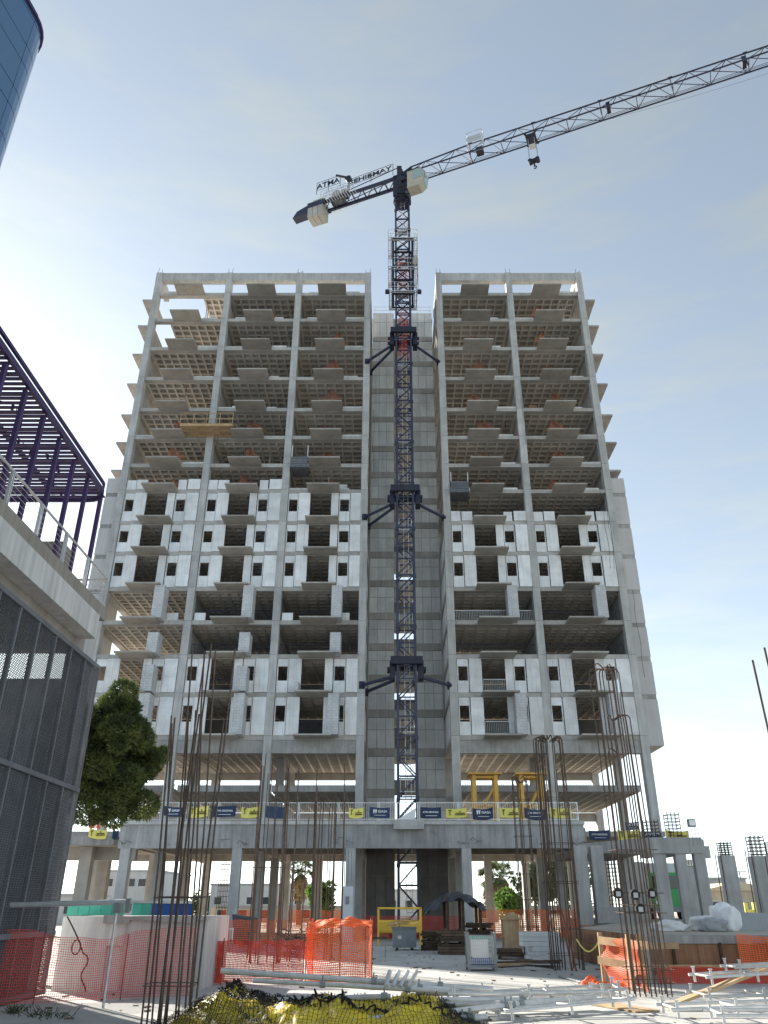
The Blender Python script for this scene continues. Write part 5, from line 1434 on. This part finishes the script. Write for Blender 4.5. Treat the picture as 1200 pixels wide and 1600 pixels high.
# white boxes / stacked panels
a_, b_ = P(817, 1503, 31.5), P(874, 1503, 31.5)
t = thing('panel_stack', ((a_.x+b_.x)/2, 31.5, 0), 'stack of pale grey foam panels beside the dark rebar cage', 'panels')
for i in range(6):
    o_ = random.uniform(-0.05, 0.05); z = 0.08 + i*0.145
    piece('panel', 'house_white', t, a_.x + 0.25 + o_ - (0.25 if i > 2 else 0), b_.x + o_*0.5, 31.0, 32.0, z, z + 0.137)
piece('pallet', 'dark_lumber', t, a_.x + 0.3, b_.x, 31.0, 32.0, 0, 0.077)
timber_stack(780, 816, 1500, 1478, 33, 1.0, 'low grey timber pile in front of the raw-wood cupboard', 'dark_lumber', 0.12)
for i, (px0, py0, px1, py1, w_, m_) in enumerate(((768, 1512, 838, 1508, 0.5, 'lumber'), (800, 1504, 868, 1514, 0.35, 'dark_lumber'), (845, 1508, 872, 1511, 0.6, 'house_white'), (775, 1516, 880, 1517, 0.12, 'dark_lumber'), (790, 1510, 815, 1516, 0.2, 'black_tarp'))):
    a_, b_ = G(px0, py0), G(px1, py1); h_ = 0.06 + 0.05*i
    tag(MB().bar((a_.x, a_.y, h_), (b_.x, b_.y, h_ + 0.06), w_, 0.05 if i != 2 else 0.2).build('loose_board', m_), ['wide pale board lying before the wire crate', 'dark plank lying across the boards by the rebar cage', 'short white block among the boards by the rebar cage', 'long thin dark batten in front of the boards', 'folded black sheet among the loose boards'][i], 'board')
# thin pipes on the ground, right of centre
for i, (px0, py0, px1, py1) in enumerate(((873, 1525, 990, 1557), (893, 1537, 925, 1550), (908, 1550, 960, 1556))):
    a_, b_ = G(px0, py0, 0.03), G(px1, py1, 0.03); tag(MB().tube(a_, b_, 0.025).build('ground_pipe', 'grey_metal'), ['longest dark pipe on the sunlit yard slab', 'short pipe beside the longest dark pipe', 'middle pipe near the yellow plywood board'][i], 'pipe')
a_, b_ = G(935, 1567, 0.02), G(1012, 1580, 0.02)
tag(MB().bar(a_, b_, 0.55, 0.025).build('plywood_board', 'lumber'), 'pale yellow plywood board lying flat in the sun', 'board')
# formwork retaining wall on the right
YFW = 23.3
t = thing('formwork_wall', (11, YFW, 0), 'brown plywood formwork wall with concrete cap on the right', 'wall')
x = 6.75; i = 0
while x < 19:
    w_ = 1.22; piece('plywood_sheet', 'plywood', t, x + 0.005, x + w_ - 0.005, YFW - 0.02, YFW + 0.03, 0.38, 0.86)
    piece('bottom_board', 'plywood', t, x + 0.005, x + w_ - 0.005, YFW - 0.05, YFW + 0.028, 0.17, 0.37)
    piece('upright', 'dark_lumber', t, x + 0.55, x + 0.62, YFW - 0.075, YFW - 0.021, 0.372, 0.9); x += w_
piece('cap', 'podium', t, 6.7, 19.2, YFW - 0.06, YFW + 0.5, 0.875, 1.06)
piece('footing', 'concrete_slab', t, 6.7, 19.2, YFW + 0.04, YFW + 0.45, 0.0, 0.87)
piece('waler', 'lumber', t, 6.7, 19.2, YFW - 0.1, YFW - 0.053, 0.33, 0.40)
t = thing('pit_wall', (6.6, 27, 0), 'dark brown timber-lined bank behind the wooden guard rail', 'wall')
for i in range(7): piece('lagging_board', 'plywood', t, 6.9, 7.0, 24.0, 33.9, 0.02 + i*0.145, 0.16 + i*0.145)
mb = MB(); pv = None
for k in range(15):
    u = k/14; q = P(901 + 38*u, 1468 + 22*math.sin(math.pi*u)*0.9 - 2*u, 27.0 - 3.5*u)
    if pv is not None: mb.tube(pv, q, 0.022, 6)
    pv = q
tag(mb.build('slack_rope', 'yellow_banner'), 'slack yellow rope from the rebar cage to the wooden guard', 'rope')
# wooden guard with orange net
t = thing('wooden_guard', (5.3, 22, 0), 'rough wooden guard rail before the brown bank', 'guard rail')
def PB(px, py, Y): return P(px, py, Y)
for px, Y in ((941, 22.5), (985, 21.0), (1003, 21.3)):
    p = P(px, 1500, Y); piece('post', 'lumber', t, p.x - 0.05, p.x + 0.05, Y - 0.04, Y + 0.04, 0, 1.15)
for pyl, pyr in ((1469, 1478), (1500, 1514)):
    a_, b_ = P(935, pyl, 22.4), P(1012, pyr, 20.9); MB().bar(a_, b_, 0.05, 0.17).build('rail', 'lumber', t)
piece('rail', 'lumber', t, P(985, 1480, 22.6).x, P(1060, 1480, 22.6).x, 22.55, 22.6, 0.78, 0.92)
mb = MB()
def fn(u, v):
    p = P(941, 1500, 22.5); q = P(1000, 1500, 21.0)
    x = p.x + (q.x - p.x)*u; y = 22.45 + (20.95 - 22.45)*u
    return (x + 0.05*math.sin(v*9 + u*4) , y + 0.06*math.sin(u*11 + v*5) - 0.45*(1-v)**3, 0.05 + 0.95*v - 0.05*math.sin(u*7))
ribbons(mb, fn, 34, 26, 0.014); tag(mb.build('safety_net', 'orange_net'), 'orange safety net tied to the wooden guard rail', 'net')
mb = MB()
def fn(u, v):
    return (4.55 + 1.3*u, 21.2 + 0.9*v, 0.05 + 0.22*abs(noise(u*4, v*4, 2)) + 0.1*math.sin(u*9)*v)
ribbons(mb, fn, 30, 20, 0.018); tag(mb.build('safety_net', 'orange_net'), 'crumpled orange net on the ground at the wooden guard', 'net')
mb = MB()
def fn(u, v): return (6.75 + 12*u, 22.9 + 0.05*math.sin(u*40), 0.02 + (0.30 + 0.05*math.sin(u*21))*v)
ribbons(mb, fn, 200, 8, 0.022); tag(mb.build('safety_net', 'red_net'), 'low reddish net along the foot of the formwork wall', 'net')
p = P(1185, 1470, 22.6); mb = MB()
def fn(u, v): return (p.x - 0.5 + 1.6*u, 22.7 + 0.1*math.sin(u*8), 0.35 + 0.75*v - 0.15*u)
ribbons(mb, fn, 24, 16, 0.02); tag(mb.build('safety_net', 'orange_net'), 'orange net bundle hanging at the right end of the formwork wall', 'net')
# big bags behind the wall
def big_bag(px, py, Y, w_, h_, label, m_='white_bag', seed=0):
    import bmesh
    p = P(px, py, Y); z0 = 1.0
    bm = bmesh.new(); bmesh.ops.create_uvsphere(bm, u_segments=48, v_segments=30, radius=1.0)
    for v in bm.verts:
        c = v.co.copy(); f = lambda q, e: math.copysign(abs(q) ** e, q)
        d = 1 + 0.3*noise(c.x*1.5 + seed, c.y*1.5, c.z*1.5) + 0.12*(0.35 - abs(noise(c.x*2.6 + seed*3, c.y*2.6, c.z*1.6))) + 0.06*(0.3 - abs(noise(c.x*6 + seed, c.y*6, c.z*3)))
        z_ = f(c.z, 0.75)
        v.co = Vector((f(c.x, 0.8)*w_*0.58*d, f(c.y, 0.8)*w_*0.58*d, max(0.0, (z_*0.55*d + 0.42)*h_)))
    me = bpy.data.meshes.new('big_bag'); bm.to_mesh(me); bm.free(); me.materials.append(MATS[m_])
    for f in me.polygons: f.use_smooth = True
    ob = bpy.data.objects.new('big_bag', me); col.objects.link(ob); ob.location = (p.x, Y, z0); ob.rotation_euler = (0, 0, seed)
    return tag(ob, label, 'bag', 'big bags behind the formwork wall')
big_bag(1046, 1450, 30, 0.9, 0.32, 'low white slumped bag, leftmost behind the formwork wall', seed=1)
big_bag(1100, 1445, 30.5, 0.8, 0.5, 'white big bag in the middle behind the formwork wall', seed=2)
big_bag(1115, 1448, 29.5, 0.75, 0.42, 'bluish grey bag in front of the white big bags', 'house_grey', seed=3)
big_bag(1129, 1440, 31.5, 0.65, 0.85, 'upright white big bag right of the bluish bag', seed=4)
big_bag(1143, 1440, 30, 0.5, 0.75, 'narrow tilted white bag by the slender free-standing column', seed=5)
a_ = P(1178, 1450, 31)
tag(MB().prism([(a_.x - 1.0, 1.0), (a_.x + 1.3, 1.0), (a_.x + 1.3, 1.52), (a_.x - 0.8, 1.58), (a_.x - 1.0, 1.4)], 'y', 30.6, 31.8).build('covered_pallet', 'house_grey'), 'flat bluish grey covered pallet at the right of the bags', 'pallet')
# green truck behind the frame
a_ = P(1052, 1432, 60)
t = thing('green_truck', (a_.x, 60, 1.0), 'green truck parked behind the right frame columns', 'truck')
piece('cab', 'truck_green', t, a_.x - 1.3, a_.x + 1.2, 60, 62, 1.7, 3.9); piece('windscreen', 'dark_window', t, a_.x - 1.1, a_.x + 1.0, 59.95, 59.997, 2.9, 3.7); piece('roof_deflector', 'house_white', t, a_.x - 1.2, a_.x + 1.1, 60.1, 61.8, 3.905, 4.3)
piece('cargo_box', 'house_white', t, a_.x - 1.35, a_.x + 1.35, 62.1, 67, 1.9, 4.6); piece('bumper', 'grey_metal', t, a_.x - 1.25, a_.x + 1.15, 59.85, 59.99, 1.45, 1.75)
for sx in (-1.1, 0.9):
    for y in (61, 65.5): MB().tube((a_.x + sx - 0.15, y, 1.5), (a_.x + sx + 0.15, y, 1.5), 0.5, 14).build('wheel', 'rubber', t)
for sx in (-0.9, 0.75): piece('headlight', 'white_print', t, a_.x + sx - 0.15, a_.x + sx + 0.15, 59.93, 59.995, 1.95, 2.15)
# orange nets
def net_fence(label, pts, z0f, z1f, nu, nv, w_=0.016, mat='orange_net', post=True, wob=0.08, seed=0):
    """net strung along ground points"""
    t = thing('safety_net', (pts[0][0], pts[0][1], 0), label, 'net')
    L_ = [0.0]
    for p, q in zip(pts[:-1], pts[1:]): L_.append(L_[-1] + math.hypot(q[0]-p[0], q[1]-p[1]))
    def at(u):
        s_ = u*L_[-1]
        for i in range(len(pts) - 1):
            if s_ <= L_[i+1] + 1e-6:
                k = (s_ - L_[i])/(L_[i+1] - L_[i]); return (pts[i][0] + (pts[i+1][0]-pts[i][0])*k, pts[i][1] + (pts[i+1][1]-pts[i][1])*k)
        return pts[-1][:2]
    def fn(u, v):
        x, y = at(u)
        top = z1f(u) if callable(z1f) else z1f
        return (x + wob*0.5*noise(u*9 + seed, v*3), y + wob*noise(u*14 + seed, v*2, 5) , z0f + (top - z0f)*v + wob*0.5*noise(u*12, v*2 + seed, 3)*v)
    mb = MB(); ribbons(mb, fn, nu, nv, w_); mb.build('netting', mat, t)
    if post:
        for i in range(len(pts)):
            x, y = pts[i][:2]; MB().tube((x, y + 0.05, 0), (x, y + 0.05, (z1f(i/(len(pts)-1)) if callable(z1f) else z1f) + 0.08), 0.014, 5).build('stake', 'rebar', t)
    return t
net_fence('long faded red net in front of the shed at the left', [(-9.6, 16.2), (-7.0, 18.0), (-5.6, 19.0), (-4.2, 19.4)], 0.05, lambda u: 1.22 - 0.1*math.sin(u*12), 150, 26, 0.0085, 'red_net', seed=1)
g1, g2, g3 = G(322, 1532), G(430, 1535), G(495, 1532)
net_fence('dark red low net between the shed and the bright orange net', [(-4.2, 22.5), (g1.x, 22.8), (g2.x, 22.8), (-2.2, 22.8)], 0.05, 0.95, 100, 24, 0.018, 'red_net', seed=2)
net_fence('bright orange net wrapped round a rack near the middle of the yard', [(-2.15, 24.9), (-2.2, 23.4), (-1.3, 23.1), (-0.65, 23.3), (-0.5, 24.3), (-0.6, 25.8)], 0.03, lambda u: 1.32 + 0.12*math.sin(u*17), 110, 26, 0.02, 'orange_net', seed=3, wob=0.14)
mb = MB()
def fn(u, v): return (-2.2 + 1.7*u, 23.3 + 1.6*v, 1.28 + 0.18*noise(u*4, v*4, 8) + 0.1*math.sin(v*3))
ribbons(mb, fn, 44, 36, 0.02); tag(mb.build('safety_net', 'orange_net'), 'loose orange net piled over the top of the rack', 'net')
net_fence('orange barrier net behind the middle rebar clusters', [(-9.6, 40.5), (-6.2, 41.0), (-2.9, 41.0)], 0.1, 1.2, 100, 14, 0.017, 'orange_net', seed=4)
net_fence('far orange barrier net under the podium on the left', [(-15, 78), (-9.5, 78), (-3, 78.5)], 0.1, 1.5, 110, 12, 0.035, 'orange_net', seed=5)
net_fence('red barrier net round the crane base', [(-1.6, 54), (0.2, 53.6), (2.6, 53.6), (4.6, 54)], 0.1, 1.25, 80, 12, 0.02, 'red_net', seed=6)
net_fence('orange barrier net behind the raw-wood cupboard', [(4.6, 47.5), (8.5, 48), (11, 48)], 0.3, 1.6, 80, 14, 0.026, 'orange_net', seed=7)
# hoarding with dark banner at the left columns
a_, b_ = P(324, 1475, 44), P(346, 1475, 44)
banner(322, 347, 1456, 1475, 40.0, 'n', 'dark banner reading ASA on a crowd barrier between the left columns', 'GIASA')
t = thing('crowd_barrier', (P(335, 1480, 40.1).x, 40.1, 0), 'low steel barrier carrying the dark banner at left', 'barrier')
inst(('fp2',), lambda m_: fpanel(m_, 1.6, 0.9), 'panel', 'galvanised', t, (P(335, 1480, 40.15).x, 40.15, 0.0))
# dark rubbish skip behind
a_, b_ = P(372, 1450, 48), P(400, 1450, 48)
tag(MB().prism([(a_.x, 0), (b_.x - 0.2, 0), (b_.x, 1.2), (a_.x - 0.2, 1.4)], 'y', 47, 48.6).build('skip', 'black_tarp'), 'dark rubbish skip beside the second podium column', 'skip')
# debris bundle near the middle clusters
mb = MB()
pc = P(455, 1470, 35)
for _ in range(60):
    a_ = Vector((pc.x + random.uniform(-.5, .6), 35 + random.uniform(-.5, .5), random.uniform(0, .9))); d = Vector((random.uniform(-.5, .5), random.uniform(-.5, .5), random.uniform(-.15, .25))); mb.tube(a_, a_ + d, 0.02, 4)
tag(mb.build('tie_bundle', 'rebar'), 'dark heap of bent ties between the two middle rebar clusters', 'rebar', kind='stuff')

mb = MB(); random.seed(91)
for _ in range(420):
    x = random.uniform(-7, 7); y = 14 + 30 * random.random() ** 1.4; sz = random.choice((0.012, 0.018, 0.025, 0.04))
    a_ = random.uniform(0, 6.28); d = Vector((math.cos(a_), math.sin(a_), 0)) * sz * random.uniform(1, 5)
    mb.bar((x, y, 0.006 + sz*0.3), Vector((x, y, 0.006 + sz*0.3)) + d, sz, sz*0.6)
tag(mb.build('debris', 'dark_lumber'), 'small wood chips and rubble scattered over the yard slab', 'debris', kind='stuff')
# ------------------------------------------------------------------ shed at the left
t = thing('site_shed', (-6.2, 22, 0), 'low whitewashed site shed with broken concrete edge at the left', 'shed')
zt = P(200, 1432, 21).z
x0, x1 = P(88, 1500, 21).x, P(316, 1500, 21).x
xd0, xd1 = P(163, 1500, 21).x, P(190, 1500, 21).x; zd = P(170, 1478, 21).z
piece('wall', 'plaster', t, x0, xd0, 21, 21.2, 0, zt - 0.002); piece('wall', 'plaster', t, xd1, x1, 21, 21.2, 0, zt - 0.002); piece('wall', 'plaster', t, xd0 + 0.002, xd1 - 0.002, 21, 21.2, zd, zt - 0.002)
piece('door_leaf', 'house_white', t, xd0 + 0.01, xd1 - 0.01, 21.1, 21.15, 0.0, zd - 0.005)
piece('wall', 'plaster', t, x1 - 0.2, x1, 21.21, 24, 0, zt - 0.002)
mb = MB(); x = x0 + 1.0
while x < x1:
    w_ = random.uniform(0.15, 0.4); mb.box(x, min(x + w_, x1 + 0.05), 20.9 - random.uniform(0, .05), 21.25, zt - random.uniform(0.06, 0.16), zt + random.uniform(0.0, 0.03)); x += w_
mb.build('broken_edge', 'podium', t)
piece('roof_slab', 'podium', t, x0, x1, 21.26, 24.0, zt - 0.12, zt)
for i, (pa, pb, m_, lab) in enumerate(((104, 192, 'green_panel', 'left green corrugated sheet panel on top of the shed'), (206, 235, 'green_panel', 'right short green sheet panel on top of the shed'), (236, 300, 'blue_panel', 'blue sheet panel on top of the shed'))):
    a_, b_ = P(pa, 1428, 22.5), P(pb, 1428, 22.5); tp_ = P(pa, 1411, 22.5).z
    t2 = thing('sheet_panel', ((a_.x+b_.x)/2, 22.5, zt), lab, 'panel'); n = max(2, int((b_.x - a_.x)/0.25))
    for k in range(n):
        w_ = (b_.x - a_.x)/n; piece('sheet_rib', m_, t2, a_.x + k*w_, a_.x + (k+1)*w_ - 0.01, 22.5, 22.55 + 0.03*(k % 2), zt + 0.01, tp_)
    piece('top_rail', 'galvanised', t2, a_.x, b_.x, 22.46, 22.6, tp_ + 0.003, tp_ + 0.05)
a_, b_, c_ = P(-40, 1416, 17.5), P(196, 1409, 17.5), P(300, 1410, 17.5)
t = thing('white_pipe', (a_.x, 17.5, 0), 'long white pipe running level across the left at eye height', 'pipe')
MB().tube(a_, b_, 0.05, 10).build('pipe', 'galvanised', t); MB().tube(b_, c_, 0.025, 8).build('thin_pipe', 'galvanised', t)
mb = MB().box(b_.x - 0.2, b_.x - 0.06, 17.42, 17.58, b_.z - 0.2, b_.z - 0.02); mb.box(b_.x + 0.02, b_.x + 0.1, 17.45, 17.55, b_.z - 0.2, b_.z + 0.06); mb.build('valve_block', 'grey_metal', t)
for x in (b_.x - 0.15, -8.3): MB().tube((x, 17.5, 0), (x, 17.5, a_.z - 0.05), 0.025, 6).build('support', 'galvanised', t)
mb = MB(); pv = None
for k in range(40):   # hose on the shed wall
    u = k/39; q = P(105 + 28*math.sin(u*2.2) + (6*math.sin(u*14) if u > .5 else 0), 1432 + 118*u, 20.8)
    if pv is not None: mb.tube(pv, q, 0.016, 5)
    pv = q
for k in range(12):
    t0, t1 = 6.283*k/12, 6.283*(k+1)/12; q0 = P(119, 1480, 20.75); mb.tube((q0.x + .1*math.cos(t0), 20.75, q0.z + .15*math.sin(t0)), (q0.x + .1*math.cos(t1), 20.75, q0.z + .15*math.sin(t1)), 0.014, 5)
tag(mb.build('hose', 'rubber'), 'black hose hanging in a loop on the shed wall', 'hose')
# dry weeds
mb = MB()
for _ in range(160):
    px = random.choice((random.gauss(70, 22), random.gauss(22, 8))); a_ = G(px, random.gauss(1588, 3) if px > 40 else random.gauss(1582, 3))
    mb.tube(a_, a_ + Vector((random.uniform(-.12, .12), random.uniform(-.1, .1), random.uniform(.02, .12))), 0.006, 3)
tag(mb.build('dry_weeds', 'leaf_dark'), 'small dry weeds on the pale slab at the lower left', 'weeds', kind='stuff')

# ------------------------------------------------------------------ foreground heap: yellow tarp under black net, white tubes
def heap(x, y):
    u = (x + 3.7) / 5.2; v = (y - 13.4) / 3.4
    if not (0 < u < 1 and 0 < v < 1): return 0.0
    e = min(1, 5*u, 7*(1-u)) * min(1, 4*v, 5*(1-v))
    base = 0.34*math.exp(-((u-.16)/.13)**2) + 0.16*math.exp(-((u-.52)/.17)**2) + 0.15*math.exp(-((u-.82)/.13)**2) + 0.08
    f = 0.14*noise(x*1.7, y*1.9, 1) + 0.30*(0.5 - abs(noise(x*2.3 + 0.4*y, y*2.7, 2))) + 0.16*(0.4 - abs(noise(x*5 + y, y*5.5, 3))) + 0.04*noise(x*15, y*15, 4)
    return max(0.01, (base + f) * e * 0.78)
t = thing('tarp_heap', (-1.1, 15, 0), 'crumpled yellow tarp heap under black netting in the foreground', 'tarp')
mb = MB(); nx, ny = 150, 80
for j in range(ny + 1):
    for i in range(nx + 1):
        x = -3.7 + 5.2*i/nx; y = 13.4 + 3.4*j/ny; mb.v.append((x, y, heap(x, y) + 0.012))
mb.f += [(j*(nx+1)+i, j*(nx+1)+i+1, (j+1)*(nx+1)+i+1, (j+1)*(nx+1)+i) for j in range(ny) for i in range(nx) if heap(-3.7 + 5.2*i/nx, 13.4 + 3.4*j/ny) > 0.02]
mb.build('tarp', 'yellow_tarp', t, smooth=True)
mb = MB()
def fn(u, v):
    x = -3.75 + 5.3*u + 0.12*noise(u*7, v*5); y = 13.4 + 3.4*v + 0.12*noise(u*6, v*6, 4)
    return (x, y, heap(x, y) + 0.045 + 0.05*abs(noise(u*12, v*10, 6)))
ribbons(mb, fn, 84, 52, 0.008); mb.build('netting', 'black_net', t, kind='stuff')
for (ua, ub, sd) in ((0.0, 0.36, 9), (0.86, 1.0, 29)):   # bunched layers of the same net
    mb = MB()
    def fn(u, v, ua=ua, ub=ub, sd=sd):
        uu = ua + (ub - ua)*u; x = -3.75 + 5.3*uu + 0.2*noise(u*5 + sd, v*5); y = 13.4 + 3.4*v + 0.2*noise(u*6, v*6 + sd, 4)
        return (x, y, heap(x, y) + 0.05 + 0.12*abs(noise(u*7 + sd, v*8, 6)))
    ribbons(mb, fn, 46, 70, 0.011); mb.build('netting', 'black_net', t, kind='stuff')
mb = MB()   # gathered edge of the net
for s_ in range(3):
    pv = None
    for k in range(90):
        u = k/89; x = -3.3 + 1.2*u + 3.0*u*s_*0.5; y = 16.3 - 1.0*u - 0.5*s_; z = heap(x, y) + 0.07 + 0.05*noise(k*.4, s_)
        q = Vector((x + .05*math.sin(k*1.7), y, z + .05*math.sin(k*2.3)))
        if pv is not None: mb.tube(pv, q, 0.014, 4)
        pv = q
mb.build('net_hem', 'black_net', t, kind='stuff')
# white scaffold tubes
tubes = [((345, 1517), (770, 1546), 16.6, 16.9, .05), ((395, 1532), (700, 1549), 16.3, 16.5, .04), ((432, 1563), (610, 1557), 15.3, 15.6, .045), ((518, 1598), (690, 1583), 14.0, 14.6, .045), ((600, 1540), (905, 1558), 16.5, 17.5, .045), ((650, 1551), (960, 1553), 16.6, 17.6, .05), ((690, 1562), (905, 1563), 16.2, 16.9, .045), ((640, 1572), (800, 1566), 15.6, 16.3, .045), ((690, 1582), (930, 1556), 15.1, 17.2, .045), ((310, 1590), (470, 1598), 14.4, 14.2, .03), ((700, 1596), (760, 1588), 14.6, 14.9, .045), ((300, 1580), (420, 1575), 15.0, 15.0, .04)]
for i, (pa, pb, Ya, Yb, r_) in enumerate(tubes):
    a_, b_ = P(*pa, Ya), P(*pb, Yb); a_.z = max(a_.z, r_ + 0.005); b_.z = max(b_.z, r_ + 0.005)
    t = thing('scaffold_tube', (a_.x, a_.y, 0), ('long' if (b_-a_).length > 3.5 else 'short') + ' white steel tube on the foreground heap, ' + ORD[i] + ' counted from the back', 'tube', 'white tubes on the foreground heap')
    MB().tube(a_, b_, r_, 10).build('tube', 'white_steel', t)
    for k in range(random.choice((1, 2, 3))):
        q = a_ + (b_ - a_)*random.uniform(.15, .95); d = (b_ - a_).normalized()*0.05
        MB().tube(q - d, q + d, r_*1.5, 8).build('coupler', 'grey_metal', t)
        MB().tube(q, q + Vector((0, 0, 0.14)), 0.014, 6).build('pin', 'grey_metal', t)
# short upright tubes leaning together
for i in range(4):
    a_ = P(603 + 11*i, 1542, 16.4); b_ = P(609 + 14*i, 1518, 16.9)
    tag(MB().tube(a_, b_, 0.04, 8).build('short_tube', 'white_steel'), ORD[i] + ' of four short white tubes bundled behind the yellow tarp', 'tube', 'bundle of four short tubes')
# scaffold frames: ledgers with welded stubs
def frame_maker(L_, w_):
    def mk(mb):
        for y in (0, w_): mb.tube((0, y, 0.03), (L_, y, 0.03), 0.028, 8)
        n = 3
        for k in range(n):
            x = 0.12 + (L_ - 0.24)*k/(n-1); mb.tube((x, 0, 0.03), (x, w_, 0.03), 0.022, 8)
            for y in ((0, w_) if k in (0, n - 1) else (0,)): mb.tube((x, y, -0.1), (x, y, 0.15), 0.024, 8); mb.tube((x, y, 0.15), (x, y, 0.165), 0.04, 8)
    return mk
fr = [((1050, 1592), 15.6, 2.3, 0.7, 3, 0.14, 'nearest'), ((1100, 1560), 16.9, 2.4, 0.7, 8, 0.22, 'second nearest'), ((1105, 1540), 17.2, 2.2, 0.6, 12, 0.5, 'raised'), ((1150, 1525), 17.8, 2.2, 0.6, 6, 0.62, 'topmost'), ((1120, 1598), 14.9, 2.2, 0.7, -4, 0.13, 'frontmost'), ((700, 1570), 16.4, 3.0, 0.6, 7, 0.3, 'long'), ((790, 1594), 15.3, 2.4, 0.6, 14, 0.14, 'slanting'), ((735, 1562), 17.0, 2.9, 0.5, 0, 0.2, 'rear')]
for i, (pp, Y, L_, w_, ang, z, lab) in enumerate(fr):
    p = P(*pp, Y); t = thing('scaffold_truss', (p.x, Y, 0), lab + ' galvanised scaffold frame in the ' + ('right-hand foreground pile' if pp[0] > 1000 else 'middle foreground pile'), 'scaffold', 'scaffold frames lying in the foreground')
    o = inst(('frame', L_, w_), frame_maker(L_, w_), 'frame', 'white_steel', t, (p.x, Y, z), R(ang)); o.rotation_euler = (R(random.uniform(-4, 4)), R(-2 + random.uniform(-2, 2)), R(ang))
a_, b_ = P(1042, 1578, 17.2), P(1230, 1500, 18.2); a_.z = max(a_.z, 0.06)
tag(MB().bar(a_, b_, 0.22, 0.05).build('timber_plank', 'lumber'), 'long weathered plank leaning across the right scaffold pile', 'plank')
